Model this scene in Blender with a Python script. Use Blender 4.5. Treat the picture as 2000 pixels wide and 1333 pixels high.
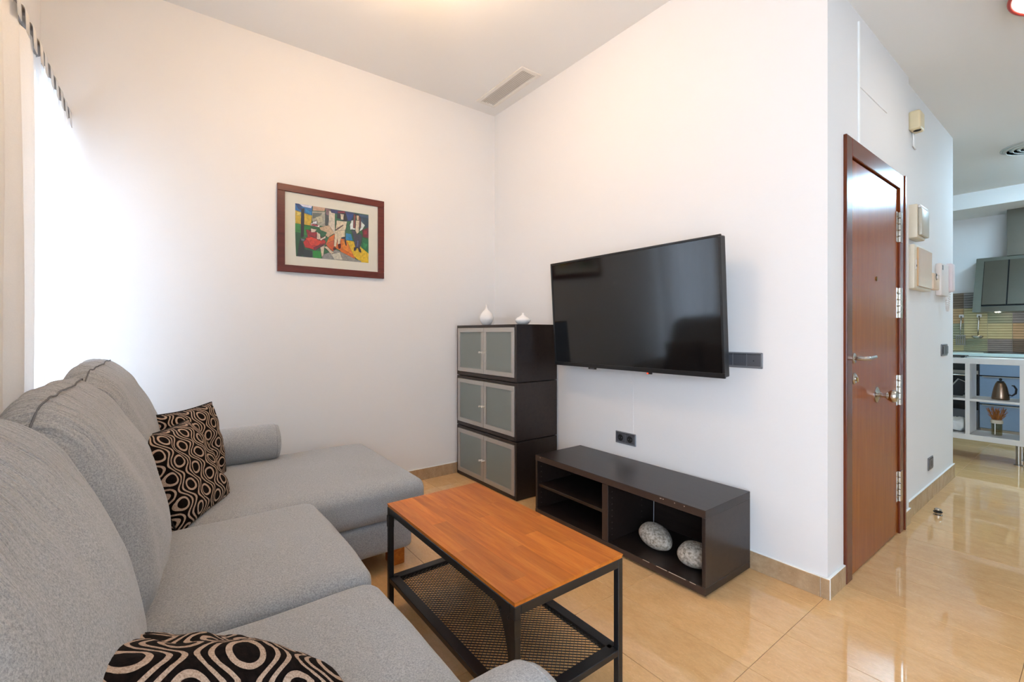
import bpy, bmesh, math, random
from mathutils import Vector, Matrix, noise
random.seed(7)
PI = math.pi
scene = bpy.context.scene
for o in list(bpy.data.objects):
    bpy.data.objects.remove(o)

# ------------------------------------------------------------------ camera
cam_d = bpy.data.cameras.new('camera')
cam = bpy.data.objects.new('camera', cam_d)
scene.collection.objects.link(cam)
cam.location = (3.384, -2.365, 1.2)
cam.rotation_euler = (PI/2, 0, PI/2 - 0.64827)
cam_d.sensor_width = 36
cam_d.lens = 885.4/2000*36
cam_d.shift_y = -0.0085
cam_d.clip_start = 0.02
scene.camera = cam

# ------------------------------------------------------------------ world, exposure
SKY = 5.6
world = bpy.data.worlds.new('daylight')
scene.world = world
world.use_nodes = True
bg = world.node_tree.nodes['Background']
bg.inputs[0].default_value = (0.72, 0.85, 1.0, 1)
bg.inputs[1].default_value = SKY
vs = scene.view_settings
vs.view_transform = 'Standard'
vs.look = 'None'
vs.exposure = 1.18
vs.gamma = 1
vs.use_curve_mapping = False

LAMP_LIVING = 23.0
LAMP_HALL = 3.2
LAMP_KITCHEN = 38.0

def portal(name, loc, rot, sx, sy):          # daylight portal filling a window opening
    d = bpy.data.lights.new(name, 'AREA')
    d.shape = 'RECTANGLE'; d.size = sx; d.size_y = sy
    d.cycles.is_portal = True
    o = bpy.data.objects.new(name, d)
    scene.collection.objects.link(o)
    o.location = loc; o.rotation_euler = rot
portal('window_daylight', (0.42, -3.04, 1.2), (PI/2, 0, PI), .7, 2.3)
portal('window_daylight', (4.5, -3.04, 1.25), (PI/2, 0, PI), 1.8, 2.2)

# ------------------------------------------------------------------ helpers
C = scene.collection
ORG = {}

def srgb(h):
    if isinstance(h, str):
        h = h.lstrip('#'); c = [int(h[i:i+2], 16)/255 for i in (0, 2, 4)]
    else:
        c = h
    return tuple((v/12.92 if v <= .04045 else ((v+.055)/1.055)**2.4) for v in c)

class N:
    """small node-tree writer"""
    def __init__(s, name):
        s.m = bpy.data.materials.new(name); s.m.use_nodes = True
        s.t = s.m.node_tree; s.b = s.t.nodes['Principled BSDF']; s.out = s.t.nodes['Material Output']
    def n(s, typ, **kw):
        x = s.t.nodes.new(typ)
        for k, v in kw.items():
            if k.startswith('i_'):
                x.inputs[int(k[2:]) if k[2:].isdigit() else k[2:].replace('_', ' ')].default_value = v
            else:
                setattr(x, k, v)
        return x
    def l(s, a, b): s.t.links.new(a, b)
    def math(s, op, a, b=None, c=None):
        x = s.n('ShaderNodeMath', operation=op)
        for i, v in enumerate((a, b, c)):
            if v is None: continue
            if isinstance(v, (int, float)): x.inputs[i].default_value = v
            else: s.l(v, x.inputs[i])
        return x.outputs[0]
    def coords(s, kind='Object', scale=(1, 1, 1), loc=(0, 0, 0)):
        tc = s.n('ShaderNodeTexCoord'); mp = s.n('ShaderNodeMapping')
        mp.inputs['Scale'].default_value = scale; mp.inputs['Location'].default_value = loc
        s.l(tc.outputs[kind], mp.inputs[0]); return mp.outputs[0]
    def noise(s, vec, scale, detail=3, rough=.5, dist=0):
        x = s.n('ShaderNodeTexNoise'); x.inputs['Scale'].default_value = scale
        x.inputs['Detail'].default_value = detail; x.inputs['Roughness'].default_value = rough
        x.inputs['Distortion'].default_value = dist
        s.l(vec, x.inputs['Vector']); return x.outputs['Fac']
    def ramp(s, fac, stops):
        r = s.n('ShaderNodeValToRGB'); e = r.color_ramp.elements
        while len(e) < len(stops): e.new(.5)
        for el, (p, c) in zip(e, stops):
            el.position = p; el.color = tuple(c)[:3] + (1,)
        s.l(fac, r.inputs[0]); return r.outputs[0]
    def mix(s, fac, a, b):
        x = s.n('ShaderNodeMix', data_type='RGBA')
        for sock, v in ((x.inputs[0], fac), (x.inputs[6], a), (x.inputs[7], b)):
            if isinstance(v, (int, float)): sock.default_value = v
            elif isinstance(v, tuple): sock.default_value = tuple(v)[:3] + (1,)
            else: s.l(v, sock)
        return x.outputs[2]
    def bump(s, h, strength=.2, dist=.01):
        x = s.n('ShaderNodeBump'); x.inputs['Strength'].default_value = strength; x.inputs['Distance'].default_value = dist
        s.l(h, x.inputs['Height']); s.l(x.outputs[0], s.b.inputs['Normal'])
    def set(s, color=None, rough=.5, metal=0, **kw):
        if color is not None:
            if isinstance(color, tuple): s.b.inputs['Base Color'].default_value = tuple(color)[:3] + (1,)
            else: s.l(color, s.b.inputs['Base Color'])
        if isinstance(rough, (int, float)): s.b.inputs['Roughness'].default_value = rough
        else: s.l(rough, s.b.inputs['Roughness'])
        s.b.inputs['Metallic'].default_value = metal
        for k, v in kw.items(): s.b.inputs[k.replace('_', ' ')].default_value = v
        return s.m

def plain(name, hexc, rough=.5, metal=0, grain=.0, **kw):
    """procedural material: base colour with a faint noise mottling"""
    a = N(name); c = srgb(hexc)
    v = a.coords(scale=(1, 1, 1)); f = a.noise(v, 18, 4)
    g = grain or .05
    col = a.mix(f, tuple(min(1, x*(1-g)) for x in c), tuple(min(1, x*(1+g)) for x in c))
    return a.set(col, rough, metal, **kw)

def emit(name, hexc, strength):
    a = N(name); c = srgb(hexc)
    return a.set(c, .4, 0, Emission_Color=c+(1,), Emission_Strength=strength)

def new(): return bmesh.new()

def bevel_last(bm, geom_verts, w, seg=2):
    es = {e for v in geom_verts for e in v.link_edges}
    bmesh.ops.bevel(bm, geom=list(es), offset=w, segments=seg, affect='EDGES', profile=.5)

def box(bm, x0, x1, y0, y1, z0, z1, bev=0, seg=2, mi=0):
    r = bmesh.ops.create_cube(bm, size=1)
    for v in r['verts']:
        v.co = Vector((x0+(v.co.x+.5)*(x1-x0), y0+(v.co.y+.5)*(y1-y0), z0+(v.co.z+.5)*(z1-z0)))
    if mi:
        for f in {f for v in r['verts'] for f in v.link_faces}: f.material_index = mi
    if bev: bevel_last(bm, r['verts'], bev, seg)
    return bm

def tube(bm, pts, r, n=8, cap=True, closed=False):
    pts = [Vector(p) for p in pts]; m = len(pts); rings = []
    up = Vector((0, 0, 1)); prev = None
    for i, p in enumerate(pts):
        if closed: t = pts[(i+1) % m]-pts[i-1]
        else: t = pts[min(i+1, m-1)]-pts[max(i-1, 0)]
        t.normalize()
        if prev is None:
            a = t.cross(up if abs(t.z) < .95 else Vector((1, 0, 0))).normalized()
        else:
            a = (prev - t*prev.dot(t)).normalized()
        prev = a; b = t.cross(a)
        rr = r[i] if isinstance(r, (list, tuple)) else r
        rings.append([bm.verts.new(p+(a*math.cos(2*PI*k/n)+b*math.sin(2*PI*k/n))*rr) for k in range(n)])
    for i in range(m if closed else m-1):
        A, B = rings[i], rings[(i+1) % m]
        for k in range(n): bm.faces.new((A[k], A[(k+1) % n], B[(k+1) % n], B[k]))
    if cap and not closed:
        bm.faces.new(rings[0][::-1]); bm.faces.new(rings[-1])
    return bm

def lathe(bm, prof, center=(0, 0, 0), n=32, axis='z'):
    c = Vector(center); rings = []
    for r, h in prof:
        ring = []
        for k in range(n):
            a = 2*PI*k/n; x, y = r*math.cos(a), r*math.sin(a)
            d = {'z': (x, y, h), 'y': (x, h, y), 'x': (h, x, y)}[axis]
            ring.append(bm.verts.new(c+Vector(d)))
        rings.append(ring)
    for A, B in zip(rings, rings[1:]):
        for k in range(n): bm.faces.new((A[k], A[(k+1) % n], B[(k+1) % n], B[k]))
    for ring in (rings[0], rings[-1]):
        try: bm.faces.new(ring)
        except ValueError: pass
    return bm

def prism(bm, pts, d0, d1, plane='xz'):
    """extrude a polygon; pts in the plane, d0..d1 along the remaining axis"""
    def P(a, b, d): return {'xz': (a, d, b), 'xy': (a, b, d), 'yz': (d, a, b)}[plane]
    A = [bm.verts.new(P(a, b, d0)) for a, b in pts]; B = [bm.verts.new(P(a, b, d1)) for a, b in pts]
    n = len(pts)
    bm.faces.new(A[::-1]); bm.faces.new(B)
    for i in range(n): bm.faces.new((A[i], A[(i+1) % n], B[(i+1) % n], B[i]))
    return bm

def link_mesh(name, bm, material, smooth=False):
    bmesh.ops.recalc_face_normals(bm, faces=bm.faces)
    me = bpy.data.meshes.new(name); bm.to_mesh(me); bm.free()
    for m in (material if isinstance(material, (list, tuple)) else [material]): me.materials.append(m)
    if smooth:
        me.polygons.foreach_set('use_smooth', [True]*len(me.polygons))
        if smooth == 'auto':
            try: me.set_sharp_from_angle(angle=math.radians(38))
            except Exception: pass
    return me

def obj(name, bm, material, parent=None, smooth=False, label=None, local=False, kind=None):
    me = link_mesh(name, bm, material, smooth)
    o = bpy.data.objects.new(name, me); C.objects.link(o)
    if parent is not None:
        o.parent = parent; org = ORG[parent]
        if not local: me.transform(Matrix.Translation(-org))
        ORG[o] = org
    else:
        if local: org = Vector((0, 0, 0))
        else:
            xs = [v.co for v in me.vertices]
            lo = [min(c[i] for c in xs) for i in range(3)]; hi = [max(c[i] for c in xs) for i in range(3)]
            org = Vector(((lo[0]+hi[0])/2, (lo[1]+hi[1])/2, lo[2]))
            me.transform(Matrix.Translation(-org)); o.location = org
        ORG[o] = org
    if label: o['label'] = label
    if kind: o['kind'] = kind
    return o

def thing(name, label, cat, loc=(0, 0, 0), rot=(0, 0, 0), group=None):
    o = bpy.data.objects.new(name, None); o.empty_display_size = .1; C.objects.link(o)
    o.location = loc; o.rotation_euler = rot; o['label'] = label; o['category'] = cat
    if group: o['group'] = group
    ORG[o] = Vector(loc); return o

def tag(o, label, cat, group=None):
    o['label'] = label; o['category'] = cat
    if group: o['group'] = group
    return o

def struct(name, bm, m, parent=None, label=None, smooth=False):
    o = obj(name, bm, m, parent, smooth, label)
    if parent is None: o['kind'] = 'structure'
    return o

def dup_part(o, parent, offset):
    c = o.copy(); C.objects.link(c); c.parent = parent; c.location = Vector(o.location)+Vector(offset)
    ORG[c] = ORG[o]; return c

# ------------------------------------------------------------------ materials
def m_plaster(name, hexc, rough=.75):
    a = N(name); c = srgb(hexc); v = a.coords()
    f = a.noise(v, 1.3, 3); g = a.noise(v, 90, 3)
    col = a.mix(f, tuple(x*.975 for x in c), c)
    a.bump(g, .08, .004)
    return a.set(col, rough)
M_wall = m_plaster('warm_white_wall_paint', '#e9e7e5')
M_ceil = m_plaster('white_ceiling_paint', '#eceae6', .85)
M_white = plain('white_lacquer', '#ecebe8', .35)
M_trim_white = plain('white_caulk', '#f3f2ee', .6)

def m_marble(name, base, dark, light, rough=.035):
    a = N(name); v = a.coords('Object')
    oi = a.n('ShaderNodeObjectInfo')
    add = a.n('ShaderNodeVectorMath', operation='ADD'); a.l(v, add.inputs[0])
    sc = a.n('ShaderNodeVectorMath', operation='SCALE'); sc.inputs[0].default_value = (37.0, 19.0, 3.0)
    a.l(oi.outputs['Random'], sc.inputs['Scale']); a.l(sc.outputs[0], add.inputs[1])
    st = a.n('ShaderNodeMapping'); st.inputs['Scale'].default_value = (1, 2.2, 1)
    st.inputs['Rotation'].default_value = (0, 0, .12); a.l(add.outputs[0], st.inputs[0])
    f1 = a.noise(st.outputs[0], 9, 6, .7, .3); f2 = a.noise(st.outputs[0], 60, 4, .6)
    f3 = a.noise(add.outputs[0], 120, 2)
    c1 = a.ramp(f1, [(.3, srgb(dark)), (.52, srgb(base)), (.75, srgb(light))])
    k = a.ramp(f2, [(.44, (.80, .80, .80)), (.56, (1, 1, 1))])
    mm = a.n('ShaderNodeMix', data_type='RGBA', blend_type='MULTIPLY'); mm.inputs[0].default_value = .28
    a.l(c1, mm.inputs[6]); a.l(k, mm.inputs[7])
    w = a.ramp(f3, [(.66, (0, 0, 0)), (.72, (1, 1, 1))])
    col = a.mix(w, mm.outputs[2], srgb(light))
    # slight per-tile tone
    hs = a.n('ShaderNodeHueSaturation'); a.l(col, hs.inputs['Color'])
    a.l(a.math('ADD', a.math('MULTIPLY', oi.outputs['Random'], .08), .96), hs.inputs['Value'])
    return a.set(hs.outputs[0], rough, 0, Specular_IOR_Level=.62)
M_tile = m_marble('polished_beige_marble', '#e3b67f', '#dcae76', '#e9c08c')
M_skirt = m_marble('beige_marble_skirting', '#b39674', '#a38462', '#c4aa88', .18)
M_grout = plain('grey_brown_grout', '#8d7556', .8)

def m_wood(name, base, dark, light, axis='x', scale=1., rough=.35, spec=.5, coat=0):
    a = N(name)
    s = {'x': (.9, 9, 9), 'y': (9, .9, 9), 'z': (9, 9, .6)}[axis]
    tc = a.n('ShaderNodeTexCoord'); oi = a.n('ShaderNodeObjectInfo')
    add = a.n('ShaderNodeVectorMath', operation='ADD'); a.l(tc.outputs['Object'], add.inputs[0])
    sc = a.n('ShaderNodeVectorMath', operation='SCALE'); sc.inputs[0].default_value = (13, 7, 11)
    a.l(oi.outputs['Random'], sc.inputs['Scale']); a.l(sc.outputs[0], add.inputs[1])
    mp = a.n('ShaderNodeMapping'); mp.inputs['Scale'].default_value = tuple(x*scale for x in s); a.l(add.outputs[0], mp.inputs[0])
    f = a.noise(mp.outputs[0], 3.0, 5, .55, .6); g = a.noise(mp.outputs[0], 16, 4, .6)
    h = a.math('ADD', a.math('MULTIPLY', f, .75), a.math('MULTIPLY', g, .25))
    col = a.ramp(h, [(.3, srgb(dark)), (.5, srgb(base)), (.7, srgb(light))])
    hs = a.n('ShaderNodeHueSaturation'); a.l(col, hs.inputs['Color'])
    a.l(a.math('ADD', a.math('MULTIPLY', oi.outputs['Random'], .34), .80), hs.inputs['Value'])
    a.bump(g, .04, .002)
    return a.set(hs.outputs[0], rough, 0, Specular_IOR_Level=spec, Coat_Weight=coat, Coat_Roughness=.12)
M_pine = m_wood('orange_stained_pine', '#c26c1d', '#a9560c', '#d48433', 'x', 1.2, .42)
M_door = m_wood('varnished_sapele', '#9b4f12', '#934910', '#a35516', 'z', 1.6, .22, .22, .0)
M_doorframe = m_wood('dark_varnished_sapele', '#6b2c10', '#58220b', '#7a3716', 'z', 1.6, .22, .35, .1)
M_blackbrown = m_wood('black_brown_wood_foil', '#2a211e', '#211917', '#302622', 'x', 1.5, .32, .45)
M_edge = plain('worn_brown_edge', '#3d2d25', .5)
M_frame = m_wood('mahogany_frame', '#5c2016', '#4a170f', '#66281c', 'y', 1.5, .35)
M_blackmetal = plain('black_powder_coated_steel', '#17181a', .42)
M_blackplastic = plain('black_plastic', '#121214', .35)
M_darkgap = plain('dark_gap', '#060606', .8)
M_alu = plain('brushed_aluminium', '#b9b5ae', .34, .65)
M_steel = plain('brushed_stainless', '#a8a39a', .28, 1)
M_chrome = plain('satin_nickel', '#c2bcb2', .2, 1)
M_greyplate = plain('anthracite_socket_plastic', '#5a5c62', .35, .25)
M_greyframe = plain('grey_metallic_plate', '#84868b', .35, .4)
M_cream = plain('cream_plastic', '#e0cfa8', .4)
M_cream2 = plain('beige_plastic', '#d9cdb6', .4)
M_offwhite = plain('off_white_plastic', '#e3d8d0', .4)
M_ceramic = plain('white_ceramic', '#f1efec', .22)
M_brass = plain('aged_brass', '#9a7a44', .3, 1)

def m_fabric(name, c1, c2, c3, gathers=False):
    a = N(name); v = a.coords('Object')
    f = a.noise(v, 260, 3, .7); g = a.noise(v, 9, 3); h = a.noise(v, 620, 2, .6)
    mixf = a.math('ADD', a.math('MULTIPLY', f, .6), a.math('MULTIPLY', h, .4))
    col = a.ramp(mixf, [(.36, srgb(c1)), (.5, srgb(c2)), (.62, srgb(c3))])
    a.bump(a.math('ADD', a.math('MULTIPLY', mixf, .5), g), .25, .004)
    if gathers:      # creases gathered at the top seam, running front to back
        w1 = a.noise(a.coords('Object', (1, .07, .07)), 26, 2, .5, .15); w2 = a.noise(a.coords('Object', (1, .12, .12)), 60, 2, .5, .2)
        h = a.math('ADD', a.math('ABSOLUTE', a.math('SUBTRACT', w1, .5)), a.math('MULTIPLY', a.math('ABSOLUTE', a.math('SUBTRACT', w2, .5)), .6))
        sp = a.n('ShaderNodeSeparateXYZ'); a.l(v, sp.inputs[0])
        mr = a.n('ShaderNodeMapRange', interpolation_type='SMOOTHSTEP'); mr.inputs[1].default_value = .84; mr.inputs[2].default_value = 1.02
        a.l(sp.outputs[2], mr.inputs[0])
        b2 = a.n('ShaderNodeBump'); b2.inputs['Strength'].default_value = .9; b2.inputs['Distance'].default_value = .035
        a.l(a.math('MULTIPLY', h, mr.outputs[0]), b2.inputs['Height'])
        a.l(a.b.inputs['Normal'].links[0].from_socket, b2.inputs['Normal']); a.l(b2.outputs[0], a.b.inputs['Normal'])
    return a.set(col, .92, 0, Sheen_Weight=.25, Sheen_Roughness=.5, Specular_IOR_Level=.2)
M_sofa = m_fabric('grey_melange_fabric', '#828588', '#a2a3a4', '#b9babb')
M_sofa_back = m_fabric('grey_melange_fabric_gathered', '#828588', '#a2a3a4', '#b9babb', True)
M_seam = plain('grey_thread', '#6c6d70', .9)
M_curtain = None

def m_translucent(name, hexc, trans, transp):
    a = N(name); c = srgb(hexc)
    v = a.coords('Object', (1, 1, 1)); f = a.noise(v, 240, 2)
    col = a.mix(f, tuple(x*.93 for x in c), c)
    d = a.n('ShaderNodeBsdfDiffuse'); t = a.n('ShaderNodeBsdfTranslucent'); tp = a.n('ShaderNodeBsdfTransparent')
    a.l(col, d.inputs[0]); a.l(col, t.inputs[0])
    m1 = a.n('ShaderNodeMixShader'); m1.inputs[0].default_value = trans
    a.l(d.outputs[0], m1.inputs[1]); a.l(t.outputs[0], m1.inputs[2])
    m2 = a.n('ShaderNodeMixShader'); m2.inputs[0].default_value = transp
    a.l(m1.outputs[0], m2.inputs[1]); a.l(tp.outputs[0], m2.inputs[2])
    a.l(m2.outputs[0], a.out.inputs[0]); return a.m
M_curtain = m_translucent('beige_linen_curtain', '#fbf8f4', .2, .0)
M_sheer = m_translucent('white_sheer_curtain', '#f6f6f6', .33, .05)

def m_glass(name, tint, rough, transp):
    a = N(name); c = srgb(tint)
    tp = a.n('ShaderNodeBsdfTransparent'); tp.inputs[0].default_value = c+(1,)
    gl = a.n('ShaderNodeBsdfGlossy'); gl.inputs['Roughness'].default_value = rough
    lw = a.n('ShaderNodeLayerWeight'); lw.inputs[0].default_value = .5
    fac = a.math('ADD', a.math('MULTIPLY', a.math('POWER', lw.outputs['Facing'], 5.0), .8), .03)
    m = a.n('ShaderNodeMixShader'); a.l(fac, m.inputs[0]); a.l(tp.outputs[0], m.inputs[1]); a.l(gl.outputs[0], m.inputs[2])
    a.l(m.outputs[0], a.out.inputs[0]); return a.m
M_glass = m_glass('clear_window_glass', '#f8fbff', .0, 1)
M_frost = N('frosted_green_grey_glass').set(srgb('#8c938c'), .3, 0, Transmission_Weight=.25, IOR=1.45, Specular_IOR_Level=.5)

# ------------------------------------------------------------------ dimensions of the place
H, HH = 3.165, 2.81          # living-room ceiling, lowered hall ceiling
XD, XF = 2.615, 2.595        # door wall plane, hall wall plane beyond the step
YS, YE = 1.36, 2.82          # step in the hall wall, end of the hall wall
XR, YW, YK, XK = 5.6, -2.9, 5.69, 0.8

# ------------------------------------------------------------------ walls, ceiling
def wall(name, boxes, m=M_wall):
    bm = new()
    for b in boxes: box(bm, *b)
    return struct(name, bm, m)
wall('wall_left', [(-.15, 0, YW-.15, .12, 0, H)])
wall('wall_television', [(0, XD, 0, .12, 0, H)])
wall('wall_entrance', [(XD-.12, XD, .12, .20, 0, HH), (XD-.12, XD, .20, 1.19, 2.145, HH), (XD-.12, XD, 1.19, YS, 0, HH)])
wall('wall_hall', [(XF-.12, XF, YS, YE, 0, HH), (XK-.1, XF-.12, YE-.12, YE, 0, HH)])
wall('wall_kitchen', [(XK, XR, YK, YK+.12, 0, HH), (XK-.12, XK, YE, YK+.12, 0, HH)])
wx0, wx1, wz0, wz1 = .08, .76, .06, 2.26      # balcony window in the corner
vx0_, vx1_, vz0_, vz1_ = 3.6, 5.4, .15, 2.35   # window behind the camera
W0, W1 = YW-.15, YW
wall('wall_window', [(0, wx0, W0, W1, 0, H), (wx1, vx0_, W0, W1, 0, H), (vx1_, XR, W0, W1, 0, H), (wx0, wx1, W0, W1, wz1, H), (wx0, wx1, W0, W1, 0, wz0),
                     (vx0_, vx1_, W0, W1, vz1_, H), (vx0_, vx1_, W0, W1, 0, vz0_)])
wall('wall_right', [(XR, XR+.12, W0, YK+.12, 0, H)])
bm = new(); box(bm, -.15, XR+.12, YW-.15, 0.02, H, H+.1); struct('ceiling', bm, M_ceil)
bm = new(); box(bm, XD, XR+.12, .0, .12, HH, H); box(bm, XD-.12, XR+.12, .12, YE, HH, H); box(bm, XK-.12, XR+.12, YE, YK+.12, HH, H); struct('ceiling_hall', bm, M_ceil)
bm = new(); box(bm, XK, XR, 5.0, YK, 2.63, HH); struct('trim_1', bm, M_ceil)     # boxed soffit over the kitchen worktop

# windows
def window(name, boxes, panes, axis):
    bm = new()
    for b in boxes: box(bm, *b, bev=.004)
    w = struct(name, bm, M_white)
    for p in panes:
        b2 = new(); box(b2, *p); obj('pane', b2, M_glass, w)
    return w
fy0, fy1 = YW-.11, YW-.05
window('window_1', [(wx0, wx0+.06, fy0, fy1, wz0, wz1), (wx1-.06, wx1, fy0, fy1, wz0, wz1),
                    (wx0+.06, wx1-.06, fy0, fy1, wz1-.06, wz1), (wx0+.06, wx1-.06, fy0, fy1, wz0, wz0+.08)],
       [(wx0+.06, wx1-.06, YW-.084, YW-.078, wz0+.08, wz1-.06)], 'y')
xm = (vx0_+vx1_)/2
window('window_2', [(vx0_, vx0_+.06, fy0, fy1, vz0_, vz1_), (vx1_-.06, vx1_, fy0, fy1, vz0_, vz1_), (xm-.05, xm+.05, fy0, fy1, vz0_, vz1_),
                    (vx0_+.06, vx1_-.06, fy0, fy1, vz1_-.06, vz1_), (vx0_+.06, vx1_-.06, fy0, fy1, vz0_, vz0_+.08)],
       [(vx0_+.06, xm-.05, YW-.084, YW-.078, vz0_+.08, vz1_-.06), (xm+.05, vx1_-.06, YW-.084, YW-.078, vz0_+.08, vz1_-.06)], 'y')

# ------------------------------------------------------------------ floor of marble tiles
bm = new(); box(bm, -.15, XR+.12, YW-.15, YK+.12, -.08, -.0022)
floor = struct('floor', bm, M_grout)
TX, TY, ox, oy = .592, .2985, 2.603, -.115
def tile_mesh(w, d):
    b = new(); box(b, -w/2, w/2, -d/2, d/2, -.01, 0)
    top = [e for e in b.edges if all(v.co.z > -.001 for v in e.verts)]
    bmesh.ops.bevel(b, geom=top, offset=.0009, segments=1, affect='EDGES')
    return link_mesh('tile', b, M_tile)
cache = {}
ixs = range(math.floor((0-ox)/TX), math.ceil((XR-ox)/TX)); iys = range(math.floor((YW-oy)/TY), math.ceil((YK-oy)/TY))
for iy in iys:
    for ix in ixs:
        x0, x1 = max(ox+ix*TX, 0), min(ox+(ix+1)*TX, XR); y0, y1 = max(oy+iy*TY, YW), min(oy+(iy+1)*TY, YK)
        if x1 <= XF-.1 and y0 >= .0 and y1 <= YE: continue
        if x1 <= XK or x1-x0 < .02 or y1-y0 < .02:
            if y0 > .5 or x1-x0 < .02: continue
        k = (round(x1-x0, 3), round(y1-y0, 3))
        if k not in cache: cache[k] = tile_mesh(k[0]-.0016, k[1]-.0016)
        t = bpy.data.objects.new('tile', cache[k]); C.objects.link(t); t.parent = floor
        t.location = Vector(((x0+x1)/2, (y0+y1)/2, 0)) - ORG[floor]

# skirting: a backing strip, marble pieces and a bead of white caulk on top
def skirting(name, axis, fixed, a0, a1, out, piece=.59, start=None, h=.093, t=.012):
    """axis: running direction; fixed: wall plane; out: +1/-1 side the skirting stands on"""
    def bx(bm, u0, u1, d0, d1, z0, z1, bev=0):
        f0, f1 = sorted((fixed+out*d0, fixed+out*d1))
        if axis == 'x': box(bm, u0, u1, f0, f1, z0, z1, bev, 1)
        else: box(bm, f0, f1, u0, u1, z0, z1, bev, 1)
    bm = new(); bx(bm, a0, a1, 0, t*.7, 0, h-.002)
    s = struct(name, bm, M_trim_white)
    u = a0 if start is None else start
    while u < a1-1e-4:
        e = min(u+piece, a1); lo = max(u, a0)
        if e > lo:
            b = new(); bx(b, lo+.001, e-.001, .001, t, 0, h-.003, .001); obj('tile', b, M_skirt, s)
        u += piece
    b = new(); bx(b, a0, a1, 0, t*.9, h-.003, h+.001, .001); obj('caulk_bead', b, M_trim_white, s)
    return s
skirting('baseboard_left', 'y', 0, YW, 0, 1, .42, -.43-.42*6)
skirting('baseboard_television', 'x', 0, .013, XD+.012, -1, .6, 2.59-.6*5)
skirting('baseboard_entrance', 'y', XD, 0.0, .196, 1)
skirting('baseboard_entrance_far', 'y', XD, 1.215, YS, 1)
skirting('baseboard_hall', 'y', XF, YS, YE+.012, 1, .5, h=.112)
skirting('baseboard_window', 'x', YW, wx1, XR-.013, 1)
skirting('baseboard_right', 'y', XR, YW, YK, -1)

# ------------------------------------------------------------------ entrance door
bm = new(); box(bm, XD-.045, XD+.003, .282, 1.098, .006, 2.05, .002)
door = struct('door_1', bm, M_door, label='varnished reddish-brown entrance door leaf')
def fr(name, *b, m=M_doorframe):
    q = new(); box(q, *b, bev=.003); return obj(name, q, m, door)
fr('frame_jamb', XD-.1, XD+.014, .20, .278, 0, 2.145)
fr('frame_jamb', XD-.1, XD+.014, 1.105, 1.19, 0, 2.145)
fr('frame_head', XD-.1, XD+.014, .278, 1.105, 2.056, 2.145)
fr('outer_trim', XD-.005, XD+.02, 1.19, 1.213, 0, 2.15)
fr('door_stop', XD-.09, XD-.062, .278, 1.105, 0, 2.056, m=M_darkgap)
for hz in (1.825, 1.375, .857, .285):
    b = new(); box(b, XD+.003, XD+.007, 1.06, 1.096, hz-.09, hz+.09, .001)
    hg = obj('hinge', b, M_chrome, door)
    for k in range(5):
        b = new(); z0 = hz-.09+k*.036; lathe(b, [(0, z0+.001), (.0085, z0+.002), (.0085, z0+.034), (0, z0+.035)], (XD+.012, 1.101, 0), 12); obj('knuckle', b, M_chrome, hg, 'auto')
    b = new(); box(b, XD+.014, XD+.017, 1.108, 1.14, hz-.09, hz+.09, .001); obj('hinge_plate', b, M_chrome, hg)
    b = new()
    for k in (-.06, -.02, .02, .06): lathe(b, [(0, .003), (.005, .002), (.005, 0), (0, 0)], (XD+.0065, 1.075, hz+k), 10, 'x')
    obj('screw_heads', b, M_brass, hg, 'auto')
xd = XD+.003
b = new(); lathe(b, [(0, 0), (.026, 0), (.026, .006), (.022, .009), (0, .009)], (xd, .325, 1.072), 28, 'x'); rose = obj('handle_rose', b, M_chrome, door, 'auto')
b = new(); tube(b, [(xd+.008, .325, 1.072), (xd+.045, .325, 1.072), (xd+.055, .335, 1.072), (xd+.057, .36, 1.073), (xd+.056, .46, 1.077)], [.010, .010, .010, .009, .008], 12); obj('lever', b, M_chrome, rose, 'auto')
b = new(); lathe(b, [(0, 0), (.028, 0), (.028, .007), (.022, .012), (.012, .012), (.012, .018), (0, .018)], (xd, .325, .972), 28, 'x'); lock = obj('lock_escutcheon', b, M_chrome, door, 'auto')
b = new(); box(b, xd+.018, xd+.022, .321, .329, .957, .978, .001); obj('key_slot', b, M_brass, lock)
b = new(); lathe(b, [(0, 0), (.042, 0), (.042, .005), (.030, .010), (.013, .014), (.011, .03), (.013, .045), (.024, .052), (.033, .066), (.034, .074), (.028, .088), (.012, .094), (0, .095)], (xd, .69, .862), 36, 'x'); obj('knob', b, M_chrome, door, 'auto', label='round satin nickel pull knob')
b = new(); lathe(b, [(0, 0), (.012, 0), (.012, .004), (.006, .006), (0, .006)], (xd, .69, 1.49), 20, 'x'); obj('peephole', b, M_brass, door, 'auto')

# access panel and cable trunking above the door
b = new(); box(b, XD, XD+.004, .415, .89, 2.445, 2.757, .001)
tag(obj('access_panel', b, M_wall), 'flush white access panel in the wall above the entrance door', 'panel')
b = new(); box(b, XD, XD+.009, .398, .412, 2.15, 2.765, .002)
tag(obj('cable_trunking', b, M_trim_white), 'thin white vertical cable trunking above the entrance door', 'trunking')

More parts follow.
